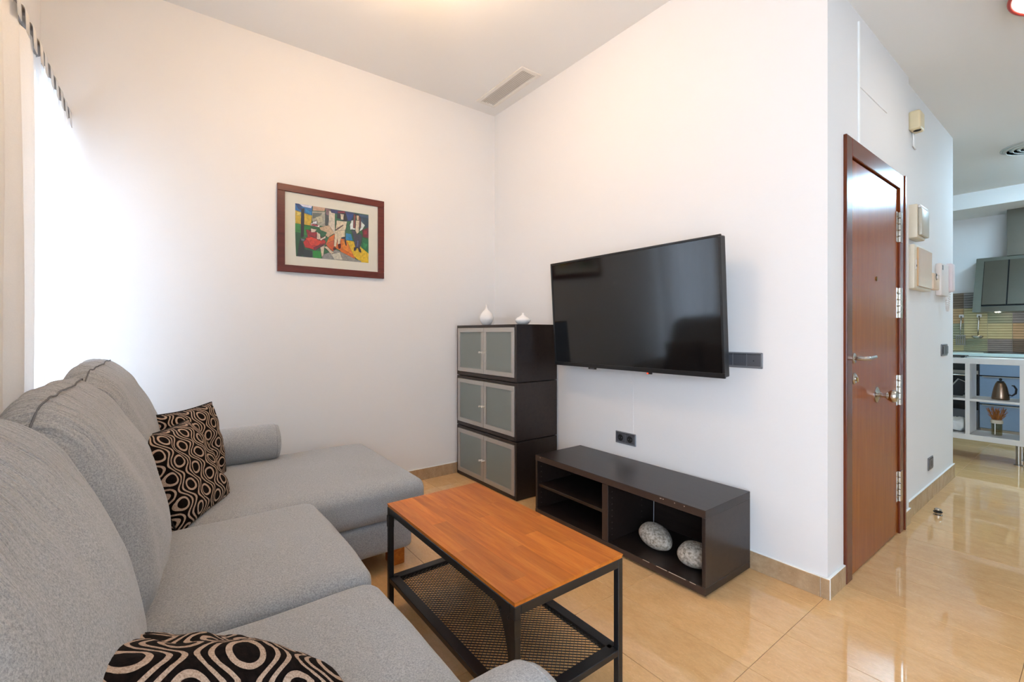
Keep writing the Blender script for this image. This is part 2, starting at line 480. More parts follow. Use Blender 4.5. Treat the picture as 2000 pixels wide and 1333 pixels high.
# ------------------------------------------------------------------ sofa
def slab(h, r, n=14, bulge=(0, 0, 0), wr=0, seed=0, wrfun=None):
    """soft rounded box with half sizes h, edge radius r, bulging faces and wrinkles (local coordinates)"""
    bm = new(); bmesh.ops.create_cube(bm, size=2)
    bmesh.ops.subdivide_edges(bm, edges=bm.edges[:], cuts=n, use_grid_fill=True)
    hx, hy, hz = h
    for v in bm.verts:
        u = [math.copysign(abs(c)**.75 if abs(c) < 1 else 1, c) for c in v.co]
        u = [math.sin(c*PI/2)*.55+c*.45 for c in v.co]
        p = Vector((u[0]*hx, u[1]*hy, u[2]*hz))
        q = Vector([max(-(hh-r), min(hh-r, c)) for c, hh in zip(p, h)])
        d = p-q
        if d.length > 1e-6: p = q+d.normalized()*min(r, max(d.length, r*.0+abs(max(d, key=abs))))
        ux, uy, uz = p.x/hx, p.y/hy, p.z/hz
        p.x += math.copysign(1, ux)*bulge[0]*abs(ux)**3*(1-uy*uy)*(1-uz*uz)
        p.y += math.copysign(1, uy)*bulge[1]*abs(uy)**3*(1-ux*ux)*(1-uz*uz)
        p.z += math.copysign(1, uz)*bulge[2]*abs(uz)**3*(1-ux*ux)*(1-uy*uy)
        if wr:
            p += Vector((noise.noise(p*5+Vector((seed, 0, 0))), noise.noise(p*5+Vector((0, seed, 9))), noise.noise(p*5+Vector((4, 0, seed)))))*wr
        if wrfun: p = wrfun(p, ux, uy, uz)
        v.co = p
    return bm

sofa = thing('corner_sofa', 'light grey fabric chaise sofa with loose back cushions under the curtained window', 'sofa', (1.6, -2.3, 0))
def soft(name, c, h, r, parent=sofa, n=14, bulge=(0, 0, 0), wr=.0, seed=0, rot=(0, 0, 0), wrfun=None, m=M_sofa, label=None):
    bm = slab(h, r, n, bulge, wr, seed, wrfun)
    bm.transform(Matrix.Translation(Vector(c)) @ __import__('mathutils').Euler(rot).to_matrix().to_4x4())
    return obj(name, bm, m, parent, True, label)
# bases
soft('base', (1.62, -2.28, .175), (1.33, .34, .085), .03, n=10)
soft('chaise_base', (.745, -1.70, .175), (.465, .345, .085), .035, n=10)
soft('back_frame', (1.62, -2.70, .43), (1.35, .035, .34), .03, n=10)
for fx, fy in ((1.12, -1.42), (.36, -1.42), (.36, -2.6), (2.85, -2.6), (2.85, -2.0)):
    b = new(); box(b, fx-.045, fx+.045, fy-.035, fy+.035, 0, .092, .004); obj('foot', b, M_pine, sofa)
# seat cushions
def seat_wr(p, ux, uy, uz):
    if uz > 0: p.z += .006*noise.noise(Vector((p.x*6, p.y*6, 3.1)))
    return p
soft('chaise_cushion', (.745, -1.92, .35), (.49, .63, .095), .06, n=20, bulge=(0, .02, .02), wrfun=seat_wr, label='long chaise seat cushion')
soft('seat_cushion', (1.622, -2.235, .362), (.375, .385, .10), .05, n=18, bulge=(.0, .02, .018), wrfun=seat_wr)
soft('seat_cushion', (2.376, -2.235, .346), (.375, .385, .10), .05, n=18, bulge=(.0, .02, .018), wrfun=seat_wr)
# back cushions
from mathutils.bvhtree import BVHTree
def back_wr(seed):
    def f(p, ux, uy, uz):
        top = max(0, min(1, (uz-.35)/.65))
        # gathers running front to back over the top
        w = -abs(noise.noise(Vector((p.x*17+seed, p.y*3, p.z*2.5+seed))))-.5*abs(noise.noise(Vector((p.x*36+seed, p.y*5, p.z*4))))
        p.z += .022*top*(w+.25)*max(0, 1-abs(uy)**4)
        p.y += .014*noise.noise(Vector((p.x*5+seed, seed, p.z*5)))+.006*noise.noise(Vector((p.x*14+seed, seed, p.z*7)))
        p.x += .012*noise.noise(Vector((seed, p.y*6, p.z*5)))
        # thinner towards the top, fuller low in front
        k = 1-.40*max(0, uz)**1.6
        p.y = p.y*k
        if uy > 0: p.y += .030*math.cos(ux*PI/2)*max(0, math.cos((uz+.5)*PI/2*.95))
        # rounded shoulders
        p.z -= .035*abs(ux)**5*max(0, uz)
        return p
    return f
BC = [(.79, .465, 1), (1.63, .40, 0), (2.42, .40, 0)]
for i, (cx, hw, far) in enumerate(BC):
    bm = slab((hw, .125, .297+.012*far), .11, 48, (.015, .015, .02), 0, 0, back_wr(i*7.3+1.7))
    bm.transform(Matrix.Translation((cx, -2.558-(.03 if i == 2 else 0), .748+.012*far)) @ Matrix.Rotation(.22, 4, 'X'))
    bvh = BVHTree.FromBMesh(bm)
    pts = []
    for k in range(61):
        u = -1+2*k/60; xx = cx+u*(hw-.02)
        hit = bvh.ray_cast(Vector((xx, -2.585-(.03 if i == 2 else 0)-.02*abs(u)**4, 2)), Vector((0, 0, -1)))[0]
        if hit: pts.append(hit)
    pts = [sum((pts[min(len(pts)-1, max(0, k+d))] for d in (-1, 0, 1)), Vector())/3+Vector((0, .001, .0035)) for k in range(len(pts))]
    bc = obj('back_cushion', bm, M_sofa_back, sofa, True)
    b = new(); tube(b, pts, .0022, 5); obj('seam', b, M_seam, bc, True)
# bolster arms
def bolster(x, y0, y1, z, r, label):
    pr = [(0, y0), (r*.6, y0+.003), (r*.9, y0+.012), (r*.965, y0+.03), (r, y0+.07), (r*1.01, (y0+y1)/2), (r, y1-.07), (r*.965, y1-.03), (r*.9, y1-.012), (r*.6, y1-.003), (0, y1)]
    b = new(); lathe(b, [(q, h) for q, h in pr], (x, 0, z), 36, 'y')
    for v in b.verts:
        n_ = noise.noise(v.co*6); v.co += Vector((n_, 0, n_))*.002
        v.co.z = z+(v.co.z-z)*.98
    a = obj('bolster_arm', b, M_sofa, sofa, True, label)
    for yy in (y1-.03, y0+.03):
        b = new(); tube(b, [(x+r*.965*math.cos(t*PI/20), yy, z+r*.946*math.sin(t*PI/20)) for t in range(40)], .0014, 6, closed=True); obj('piping', b, M_sofa, a, True)
    b = new(); box(b, x-.03, x+.03, y1-.1, y1-.05, z-r-.02, z-r+.02, .003); obj('bracket', b, M_steel, a)
bolster(.36, -2.52, -1.83, .548, .107, 'rolled bolster armrest at the chaise end')
bolster(2.75, -2.55, -1.79, .448, .135, 'rolled bolster armrest at the near end')

# ------------------------------------------------------------------ patterned cushions
def m_ogee():
    a = N('dark_ogee_jacquard')
    tc = a.n('ShaderNodeTexCoord'); sp = a.n('ShaderNodeSeparateXYZ'); a.l(tc.outputs['UV'], sp.inputs[0])
    U = a.math('MULTIPLY', sp.outputs[0], 6.0); V = a.math('MULTIPLY', sp.outputs[1], 8.0)
    A = a.math('MULTIPLY', a.math('COSINE', a.math('MULTIPLY', V, PI)), .27)
    def wrap(x):  # distance to nearest multiple of 2
        return a.math('ABSOLUTE', a.math('WRAP', x, 1.0, -1.0))
    d0 = wrap(a.math('SUBTRACT', U, A)); d1 = wrap(a.math('ADD', a.math('SUBTRACT', U, 1.0), A))
    d = a.math('MINIMUM', d0, d1)
    stripe = a.math('COMPARE', d, .125, .055)
    def circ(cu, cv):
        dx = a.math('WRAP', a.math('SUBTRACT', U, cu), 1.0, -1.0); dy = a.math('MULTIPLY', a.math('WRAP', a.math('SUBTRACT', V, cv), 1.0, -1.0), .78)
        return a.math('SQRT', a.math('ADD', a.math('MULTIPLY', dx, dx), a.math('MULTIPLY', dy, dy)))
    r = a.math('MINIMUM', circ(.5, 1.0), circ(1.5, 0.0))
    ring = a.math('COMPARE', r, .335, .06)
    mask = a.math('MAXIMUM', stripe, ring)
    f = a.noise(tc.outputs['UV'], 160, 3, .7)
    light = a.ramp(f, [(.3, srgb('#8a7261')), (.6, srgb('#c2aa96'))])
    g = a.noise(tc.outputs['UV'], 60, 3)
    dark = a.ramp(g, [(.35, srgb('#080606')), (.65, srgb('#1a110f'))])
    a.bump(a.math('ADD', a.math('MULTIPLY', mask, .8), a.math('MULTIPLY', f, .4)), .5, .004)
    return a.set(a.mix(mask, dark, light), .95, 0, Specular_IOR_Level=.12)
M_ogee = m_ogee()
M_pipe = plain('black_velvet', '#141112', .9)

def pillow(label, center, X, Yv, half=.215, thick=.075, flip=1):
    """X: direction of the width, Yv: direction of the height; normal = X x Y"""
    X = Vector(X).normalized(); Yv = Vector(Yv); Yv = (Yv-X*Yv.dot(X)).normalized(); Z = X.cross(Yv)
    R = Matrix((X, Yv, Z)).transposed().to_4x4()
    n = 28; bm = new(); uvl = bm.loops.layers.uv.new('UVMap')
    grid = {}
    for s in (1, -1):
        for i in range(n+1):
            for j in range(n+1):
                u, v = -1+2*i/n, -1+2*j/n
                edge = i in (0, n) or j in (0, n)
                if s == -1 and edge: grid[s, i, j] = grid[1, i, j]; continue
                k = 1-.055*(math.cos(u*PI/2)*abs(v)**4+0)*1
                k2 = 1-.055*math.cos(v*PI/2)*abs(u)**4
                x, y = u*half*k2, v*half*k
                prof = max(0, (1-u**4)*(1-v**4))**.55
                z = s*thick*prof*(1+.10*noise.noise(Vector((u*2.1, v*2.1, s*3+center[0]*5))))
                z += .012*noise.noise(Vector((u*4, v*4, s+center[0]*7)))*prof
                grid[s, i, j] = bm.verts.new((x, y, z))
    for s in (1, -1):
        for i in range(n):
            for j in range(n):
                q = [grid[s, i, j], grid[s, i+1, j], grid[s, i+1, j+1], grid[s, i, j+1]]
                ij = [(i, j), (i+1, j), (i+1, j+1), (i, j+1)]
                if s == -1: q, ij = q[::-1], ij[::-1]
                f = bm.faces.new(q)
                for lp, (a_, b_) in zip(f.loops, ij): lp[uvl].uv = (a_/n, b_/n)
    rim = [(grid[1, i, 0].co.copy()) for i in range(n)]+[grid[1, n, j].co.copy() for j in range(n)]+[grid[1, i, n].co.copy() for i in range(n, 0, -1)]+[grid[1, 0, j].co.copy() for j in range(n, 0, -1)]
    t = thing('throw_pillow', label, 'pillow', center, (Matrix.Translation(center) @ R).to_euler(), 'patterned throw pillows on the sofa')
    obj('cover', bm, M_ogee, t, True, local=True)
    b = new(); tube(b, rim, .0035, 6, closed=True); obj('piping', b, M_pipe, t, True, local=True)
    return t
pillow('patterned throw pillow leaning on another pillow, whole front visible', (1.035, -2.315, .612), (.88, -.48, 0), (-.02, -.47, .88), .205, .07)
pillow('patterned throw pillow tucked behind another, beside the far bolster armrest', (.665, -2.275, .625), (.80, -.60, 0), (.10, -.30, .95), .205, .065)
pillow('patterned throw pillow at the near end of the sofa, cut off by the photo edge', (2.425, -2.375, .59), (.10, -.89, .44), (.80, .25, .28), .24, .085)

# ------------------------------------------------------------------ coffee table
tbl = thing('coffee_table', 'low coffee table with orange wood top, black steel frame and mesh shelf', 'table', (1.95, -1.385, 0))
tx0, tx1, ty0, ty1, tz = 1.497, 2.402, -1.612, -1.157, .46
def bars(name, bl, parent=tbl, m=M_blackmetal, bev=.002):
    b = new()
    for q in bl: box(b, *q, bev=bev, seg=1)
    return obj(name, b, m, parent)
# the wood top: staves of different length glued edge to edge
b = new(); box(b, tx0+.002, tx1-.002, ty0+.002, ty1-.002, tz-.013, tz-.0045); top = obj('tabletop', b, M_pine, tbl)
ns = 8; sw = (ty1-ty0)/ns
cuts = [[.62], [.35, .9], [.5], [.22, .72], [.41], [.66], [.3, .8], [.55]]
for i in range(ns):
    xs = [0]+cuts[i]+[1]
    for a_, b_ in zip(xs, xs[1:]):
        b_ = min(b_, 1)
        q = new(); box(q, tx0+(tx1-tx0)*a_, tx0+(tx1-tx0)*b_, ty0+i*sw, ty0+(i+1)*sw, tz-.0045, tz)
        obj('stave', q, M_pine, top)
L = .022
for lx, ly in ((tx0, ty0), (tx0, ty1-L), (tx1-L, ty0), (tx1-L, ty1-L)):
    bars('leg', [(lx, lx+L, ly, ly+L, 0, tz-.013)])
for ly in (ty0, ty1-L): bars('top_rail', [(tx0+L, tx1-L, ly, ly+L, tz-.041, tz-.013)])
for lx in (tx0, tx1-L): bars('end_rail', [(lx, lx+L, ty0+L, ty1-L, tz-.041, tz-.013)])
sz = .148
for ly in (ty0+.001, ty1-.041): bars('shelf_rail', [(tx0+L, tx1-L, ly, ly+.04, sz-.022, sz)])
for lx in (tx0+.001, tx1-.041): bars('shelf_end_rail', [(lx, lx+.04, ty0+L, ty1-L, sz-.022, sz)])
# expanded-metal mesh
b = new(); px, py = .0085, .0048
mx0, mx1, my0, my1 = tx0+.038, tx1-.038, ty0+.038, ty1-.038
nx = int((mx1-mx0)/px); ny = int((my1-my0)/py/2)
for r_ in range(ny):
    yc = my0+(r_+.5)*2*py; prev = None
    for k in range(nx+1):
        yy = yc+(py if (k+r_) % 2 else -py)*.98; xx = mx0+k*px; w = .0011
        cur = [b.verts.new((xx, yy-w, sz-.006)), b.verts.new((xx, yy+w, sz-.006)), b.verts.new((xx, yy+w, sz-.009)), b.verts.new((xx, yy-w, sz-.009))]
        if prev:
            for q in range(4): b.faces.new((prev[q], prev[(q+1) % 4], cur[(q+1) % 4], cur[q]))
        prev = cur
obj('wire_mesh', b, M_blackmetal, tbl, kind='stuff', label='black expanded-metal mesh of the lower shelf')
# curved gusset plates at the long side's corners
def gusset(x, sx, y):
    pts = [(x, tz-.043), (x+sx*.095, tz-.043)]
    for k in range(9):
        a_ = k/8*PI/2
        pts.append((x+sx*(.095-.088*math.sin(a_)), tz-.043-.235*(1-math.cos(a_))))
    pts.append((x, tz-.043-.24))
    q = new(); prism(q, pts, y, y+.003, 'xz'); g = obj('gusset', q, M_blackmetal, tbl)
    for (bx_, bz_) in ((x+sx*.012, tz-.06), (x+sx*.055, tz-.052), (x+sx*.006, tz-.20)):
        q = new(); lathe(q, [(0, -.004), (.005, -.003), (.006, 0), (0, 0)], (bx_, y, bz_), 10, 'y'); obj('bolt', q, M_blackmetal, g, 'auto')
gusset(tx1-L, -1, ty0+.006); gusset(tx0+L, 1, ty1-.009)
b = new(); lathe(b, [(0, 0), (.008, 0), (.008, .012), (0, .012)], (tx0+.011, ty0+.011, 0), 10)
for i_, (lx, ly) in enumerate(((tx0, ty0), (tx1-L, ty0))):
    q = new(); box(q, lx-.003, lx+L+.001, ly-.001, ly+L, tz-.10, tz-.05, .001); obj('corner_joint', q, M_blackplastic, tbl)
b.free()

# ------------------------------------------------------------------ television bench
tvb = thing('television_bench', 'low black-brown open television bench with worn edges against the wall', 'media bench', (1.69, -.235, 0))
cx0, cx1, cy0, cy1, cz = 1.105, 2.287, -.445, -.028, .397
def pan(name, *q, m=M_blackbrown, parent=tvb, bev=.0015): 
    b = new(); box(b, *q, bev=bev, seg=1); return obj(name, b, m, parent)
tp = pan('top_panel', cx0, cx1, cy0, cy1, cz-.036, cz)
bt = pan('bottom_panel', cx0, cx1, cy0, cy1, .012, .048)
sl = pan('side_panel', cx0, cx0+.018, cy0, cy1, .048, cz-.036)
sr = pan('side_panel', cx1-.018, cx1, cy0, cy1, .048, cz-.036)
dv = pan('divider', 1.676, 1.72, cy0+.002, cy1-.006, .048, cz-.036)
pan('shelf', cx0+.018, 1.676, cy0+.012, cy1-.01, .192, .21)
pan('back_panel', cx0+.018, cx1-.018, cy1-.008, cy1-.002, .048, cz-.036)
pan('edge_band', cx0, cx1, cy0-.001, cy0, cz-.034, cz-.002, m=M_edge, parent=tp, bev=0)
pan('edge_band', cx0, cx1, cy0-.001, cy0, .014, .046, m=M_edge, parent=bt, bev=0)
pan('edge_band', 1.678, 1.718, cy0+.0005, cy0+.002, .05, cz-.038, m=M_edge, parent=dv, bev=0)
for fx in (cx0+.04, cx1-.04):
    for fy in (cy0+.04, cy1-.04):
        b = new(); lathe(b, [(0, 0), (.018, 0), (.016, .012), (0, .012)], (fx, fy, 0), 14); obj('foot', b, M_blackplastic, tvb, 'auto')
M_hole = plain('grey_metal_pin', '#6d6a67', .4, .6)
for xx, s in ((cx0+.018, 1), (1.72, 1), (cx1-.018, -1)):
    b = new()
    for yy in (cy0+.035, cy1-.12):
        for k in range(8): lathe(b, [(0, 0), (.003, 0), (.003, s*.001), (0, s*.001)], (xx, yy, .08+k*.034), 8, 'x')
    obj('shelf_pin_holes', b, M_hole, dv if xx == 1.72 else tvb, kind='stuff')
M_chip = plain('chipped_foil', '#b9a795', .7)
b = new()
for xx, w in ((2.05, .010), (2.066, .006), (2.13, .004), (1.15, .008), (2.18, .005)): box(b, xx, xx+w, cy0-.0016, cy0-.0008, cz-.012, cz-.008)
for xx, w in ((1.95, .04), (2.03, .06), (2.10, .09), (2.21, .03)): box(b, xx, xx+w, cy0-.0016, cy0-.0004, .0445, .0475)
obj('edge_chips', b, M_chip, tvb, kind='stuff', label='pale chips along the worn front edges')
b = new(); tube(b, [(1.733, -.045, .36), (1.735, -.05, .25), (1.74, -.06, .13), (1.76, -.09, .056)], .0016, 6)
tag(obj('white_cable', b, M_trim_white), 'thin white cable hanging inside the television bench', 'cable')

# stones
M_stone = None
def m_stone():
    a = N('speckled_pebble'); v = a.coords('Object')
    f = a.noise(v, 70, 6, .7); g = a.noise(v, 14, 3)
    c = a.ramp(f, [(.36, srgb('#57514a')), (.48, srgb('#a59c90')), (.62, srgb('#cfc8bd'))])
    c2 = a.mix(a.math('MULTIPLY', g, .35), c, srgb('#b9a688'))
    a.bump(f, .25, .003); return a.set(c2, .8)
M_stone = m_stone()
def stone(label, c, h, rz, seed, ry=0):
    b = new(); bmesh.ops.create_icosphere(b, subdivisions=4, radius=1)
    for v in b.verts:
        p = v.co.copy(); k = 1+.07*noise.noise(p*1.3+Vector((seed, 0, 0)))
        taper = 1-.16*p.x
        v.co = Vector((p.x*h[0]*k, p.y*h[1]*k*taper, p.z*h[2]*k*taper))
    b.transform(Matrix.Rotation(rz, 4, 'Z') @ Matrix.Rotation(ry, 4, 'Y'))
    zmin = min(v.co.z for v in b.verts)
    b.transform(Matrix.Translation((c[0], c[1], c[2]-zmin)))
    o = obj('pebble', b, M_stone, None, True); tag(o, label, 'stone', 'stones in the television bench')
stone('grey speckled egg-shaped stone, fully visible in the bench', (1.915, -.285, .048), (.105, .072, .058), -.25, 2.0, .12)
stone('pale speckled round stone half hidden by the bench side', (2.165, -.30, .048), (.094, .072, .058), .35, 5.0)

# ------------------------------------------------------------------ stacked cabinets
kx0, kx1, ky0, ky1, kh = .022, .848, -.405, -.016, .4205
names = ['bottom of three', 'middle of three', 'top of three, under the vases']
protos = []
for i in range(3):
    z0 = i*kh
    t = thing('glass_door_cabinet', 'black-brown cabinet with frosted glass doors, '+names[i], 'cabinet', ((kx0+kx1)/2, (ky0+ky1)/2, z0), group='stacked glass-door cabinets')
    def kb(name, *q, m=M_blackbrown, parent=t, bev=.0015, lab=None):
        b = new(); box(b, *q, bev=bev, seg=1); return obj(name, b, m, parent, label=lab)
    T = .018; zt = z0+kh-.004
    kb('side_panel', kx0, kx0+T, ky0, ky1, z0+.004, zt)
    kb('side_panel', kx1-T, kx1, ky0, ky1, z0+.004, zt)
    kb('top_panel', kx0+T, kx1-T, ky0, ky1, zt-.02, zt)
    kb('bottom_panel', kx0+T, kx1-T, ky0, ky1, z0+.004, z0+.03)
    kb('back_panel', kx0+T, kx1-T, ky1-.006, ky1-.001, z0+.03, zt-.02)
    kb('plinth', kx0+.01, kx1-.01, ky0+.012, ky1-.012, z0, z0+.004, bev=0)
    mid = (kx0+kx1)/2
    dz0, dz1 = z0+.034, zt-.022
    for j, (a0, a1) in enumerate(((kx0+.021, mid-.0015), (mid+.0015, kx1-.021))):
        yf0, yf1 = ky0-.006, ky0+.014; w = .034
        q = new()
        box(q, a0, a1, yf0, yf1, dz1-w, dz1, .0015, 1); box(q, a0, a1, yf0, yf1, dz0, dz0+w, .0015, 1)
        box(q, a0, a0+w, yf0, yf1, dz0+w, dz1-w, .0015, 1); box(q, a1-w, a1, yf0, yf1, dz0+w, dz1-w, .0015, 1)
        d = obj('door', q, M_alu, t, label='aluminium-framed door')
        kb('pane', a0+w-.004, a1-w+.004, ky0+.001, ky0+.006, dz0+w-.004, dz1-w+.004, m=M_frost, parent=d, bev=0, lab='frosted grey-green glass')
        kx = a1-.016 if j == 0 else a0+.016
        q = new(); lathe(q, [(0, -.032), (.007, -.032), (.008, -.028), (.005, -.016), (.005, 0), (0, 0)], (kx, yf0, (dz0+dz1)/2-.012), 14, 'y'); obj('knob', q, plain('white_metal_knob', '#e4e0da', .3, .2) if i+j == 0 else bpy.data.materials['white_metal_knob'], d, 'auto')
# pale crockery seen dimly behind the middle unit's frosted doors
for (x, r_) in ((.30, .06), (.60, .075)):
    b = new(); zc = kh+.031; lathe(b, [(0, 0), (r_*.5, 0), (r_, .045), (r_*.97, .05), (r_*.45, .008), (0, .008)], (x, -.24, zc), 24)
    tag(obj('bowl', b, M_ceramic, None, True), 'white bowl behind the '+('left' if x < .4 else 'right')+' frosted door of the middle cabinet', 'bowl', 'bowls in the middle cabinet')

# vases
zc = 3*kh-.004
b = new(); lathe(b, [(0, 0), (.026, 0), (.040, .012), (.056, .045), (.058, .065), (.050, .092), (.032, .115), (.018, .128), (.010, .142), (.008, .160), (.011, .172), (.006, .172), (.004, .15), (0, .14)], (.255, -.26, zc), 36)
tag(obj('teardrop_vase', b, M_ceramic, None, True), 'tall white teardrop vase on the cabinet, nearer the corner', 'vase')
b = new(); lathe(b, [(0, 0), (.028, 0), (.045, .010), (.058, .028), (.058, .036), (.046, .050), (.024, .062), (.011, .070), (.009, .080), (.012, .086), (.006, .086), (.004, .07), (0, .066)], (.745, -.265, zc), 36)
tag(obj('squat_vase', b, M_ceramic, None, True), 'low squat white vase on the cabinet, nearer the television', 'vase')

# ------------------------------------------------------------------ television
tv = thing('television', 'large black flat-screen television mounted on the wall', 'television', (1.59, -.13, .967), (math.radians(3.6), 0, 0))
w2, th = .6275, .724
def tvb_(name, *q, m=M_blackplastic, bev=.002, parent=tv, lab=None):
    b = new(); box(b, *q, bev=bev, seg=2); return obj(name, b, m, parent, local=True, label=lab)
tvb_('housing', -w2+.004, w2-.004, -.006, .045, .004, th-.004, bev=.006)
bz = .013
tvb_('bezel', -w2, w2, -.012, 0, 0, .026); tvb_('bezel', -w2, w2, -.012, 0, th-bz, th)
tvb_('bezel', -w2, -w2+bz, -.012, 0, .026, th-bz); tvb_('bezel', w2-bz, w2, -.012, 0, .026, th-bz)
M_screen = N('glossy_dark_screen').set(srgb('#0b0c0e'), .085, 0, Specular_IOR_Level=.6)
tvb_('screen', -w2+bz, w2-bz, -.0085, -.006, .026, th-bz, m=M_screen, bev=0)
tvb_('logo_tab', -.30, -.235, -.014, -.004, -.010, .002, bev=.0015)
b = new()
for k in range(5): box(b, -.285+k*.008, -.280+k*.008, -.0146, -.0138, -.006, -.002)
obj('logo_print', b, M_greyframe, tv, local=True)
tvb_('sensor', .16, .195, -.014, -.004, -.010, .002)
tvb_('standby_light', .165, .172, -.0152, -.0138, -.008, -.002, m=emit('red_led', '#ff3018', 3), bev=0, lab='red standby light')
tvb_('wall_bracket', -.2, .2, .045, .075, .2, .5, m=M_blackmetal)
tvb_('bracket_arm', -.05, .05, .07, .122, .3, .42, m=M_blackmetal)

# cable cover below the television
b = new(); box(b, 1.534, 1.546, -.0025, 0, .555, .95, .001)
tag(obj('cable_cover', b, M_wall), 'thin wall-coloured cable cover between the television and the double socket', 'trunking')

# ------------------------------------------------------------------ wall sockets and switches
def plate(name, label, cat, center, w, h, normal, mods):
    """plate on a wall; mods: list of ('socket'|'blank'|'switch'|'aerial')"""
    t = thing(name, label, cat, center)
    cx, cy, cz_ = center
    ax = 'x' if normal == 'y' else 'y'
    def bx(nm, u0, u1, d0, d1, z0, z1, m, parent, bev=.0015):
        b = new()
        if normal == 'y': box(b, cx+u0, cx+u1, cy-d1, cy-d0, cz_+z0, cz_+z1, bev, 1)
        else: box(b, cx+d0, cx+d1, cy+u0, cy+u1, cz_+z0, cz_+z1, bev, 1)
        return obj(nm, b, m, parent)
    bx('plate', -w/2, w/2, 0, .008, -h/2, h/2, M_greyframe, t, .003)
    n = len(mods); mw = (w-.014)/n
    for i, md in enumerate(mods):
        u0 = -w/2+.007+i*mw+.001; u1 = u0+mw-.002
        g = bx('insert', u0, u1, .008, .0105, -h/2+.011, h/2-.011, M_greyplate, t)
        bx('gap', u0, u1, .0075, .0088, h/2-.011, h/2-.008, M_darkgap, t, 0)
        uc = (u0+u1)/2
        if md == 'socket':
            b = new()
            ctr = (cx+uc, cy-.0105, cz_) if normal == 'y' else (cx+.0105, cy+uc, cz_)
            s = -1 if normal == 'y' else 1
            r_ = min(.0195, mw*.4)
            lathe(b, [(r_+.002, s*.0003), (r_, s*.0008), (r_-.001, -s*.0002), (0, -s*.0002)], ctr, 28, 'y' if normal == 'y' else 'x'); c_ = obj('socket_well', b, M_blackplastic, g, 'auto')
            b = new()
            for du in (-.0095, .0095):
                q = Vector(ctr)+(Vector((du, 0, 0)) if normal == 'y' else Vector((0, du, 0)))
                lathe(b, [(0, s*.0006), (.0026, s*.0006), (.0026, 0), (0, 0)], q, 10, 'y' if normal == 'y' else 'x')
            obj('contact_holes', b, M_greyframe, g)
        if md == 'aerial':
            b = new(); ctr = (cx+uc, cy-.0105, cz_+.004); lathe(b, [(0, -.004), (.005, -.004), (.005, 0), (0, 0)], ctr, 14, 'y'); obj('aerial_jack', b, M_darkgap, g, 'auto')
        if md == 'led':
            bx('mark', uc-.002, uc+.002, .0105, .0112, -.004, .001, M_darkgap, g, 0)
        if md == 'switch':
            bx('rocker', u0+.003, u1-.003, .0105, .014, -h/2+.016, h/2-.016, M_greyplate, g, .002)
    return t
plate('socket_strip', 'long grey socket strip on the wall at the television right edge', 'socket', (2.19, 0, 1.057), .296, .08, 'y', ['socket', 'aerial', 'blank', 'led'])
plate('double_socket', 'grey double socket on the wall above the television bench', 'socket', (1.487, 0, .512), .163, .078, 'y', ['socket', 'socket'])
plate('light_switch', 'grey light switch on the hall wall below the intercom', 'switch', (XF, 2.47, 1.062), .20, .092, 'x', ['switch', 'switch'])
plate('hall_socket', 'grey socket low on the hall wall above the skirting', 'socket', (XF, 2.02, .255), .13, .092, 'x', ['socket'])

# ------------------------------------------------------------------ framed picture
pic = thing('framed_picture', 'mahogany-framed colourful print of seated figures on the left wall', 'picture', (0, -1.417, 1.61))
py0, py1, pz0, pz1 = -1.786, -1.048, 1.611, 2.203
fw_ = .047
for (a, b_, c, d) in ((py0, py1, pz1-fw_, pz1), (py0, py1, pz0, pz0+fw_), (py0, py0+fw_, pz0+fw_, pz1-fw_), (py1-fw_, py1, pz0+fw_, pz1-fw_)):
    q = new(); box(q, .002, .024, a, b_, c, d, .002, 1); obj('frame_bar', q, M_frame, pic)
M_mat = plain('cream_mount_board', '#f0e4cb', .7)
q = new(); box(q, .004, .012, py0+fw_-.004, py1-fw_+.004, pz0+fw_-.004, pz1-fw_+.004); mat_ = obj('mount', q, M_mat, pic, label='cream mount board')
# the print: flat colour shapes, layout units 0..1714 x 0..1333 of the sheet
CQ = []
def sh(col, *pts): CQ.append((col, pts))
sh('#2f6d3a', (165, 175), (1525, 365), (1525, 1250), (180, 1115))
sh('#2b6fa8', (165, 175), (460, 215), (460, 390), (165, 300))
sh('#1d3f73', (165, 175), (250, 190), (300, 300), (230, 290))
sh('#e8e2ea', (230, 185), (460, 215), (440, 260), (300, 235))
sh('#1c86bd', (330, 260), (450, 330), (440, 385), (340, 330))
sh('#e0b51f', (168, 300), (455, 390), (440, 570), (168, 530))
sh('#f0d35c', (190, 320), (260, 340), (250, 400), (185, 390))
sh('#2f8d33', (165, 530), (430, 580), (420, 760), (165, 700))
sh('#1f5a2c', (165, 680), (300, 720), (280, 1120), (180, 1112))
sh('#d9a982', (470, 215), (690, 245), (680, 310), (465, 300))
sh('#b8ae93', (460, 310), (760, 320), (760, 600), (560, 560), (455, 480))
sh('#6f7466', (470, 340), (640, 350), (540, 420), (470, 440))
sh('#c9bd98', (520, 420), (640, 380), (660, 500), (560, 520))
sh('#4d5350', (690, 320), (760, 380), (740, 580), (690, 560))
sh('#8d6a6a', (690, 250), (790, 270), (780, 400), (710, 370))
sh('#e6d2b4', (760, 300), (870, 320), (870, 720), (750, 690))
sh('#3a3b6d', (790, 270), (1240, 330), (1200, 480), (1080, 460), (900, 350), (800, 330))
sh('#27407f', (1080, 340), (1230, 350), (1190, 480), (1080, 480))
sh('#35506a', (1220, 335), (1525, 380), (1525, 620), (1400, 560), (1360, 420))
sh('#26424e', (1400, 420), (1520, 430), (1520, 600), (1440, 560))
sh('#d8b487', (580, 600), (760, 560), (860, 700), (740, 780), (640, 690))
sh('#2c6f42', (580, 640), (720, 690), (700, 740), (600, 760))
sh('#e8720f', (860, 720), (1000, 760), (1180, 830), (1260, 1180), (1100, 1180), (960, 1010), (700, 900), (760, 780))
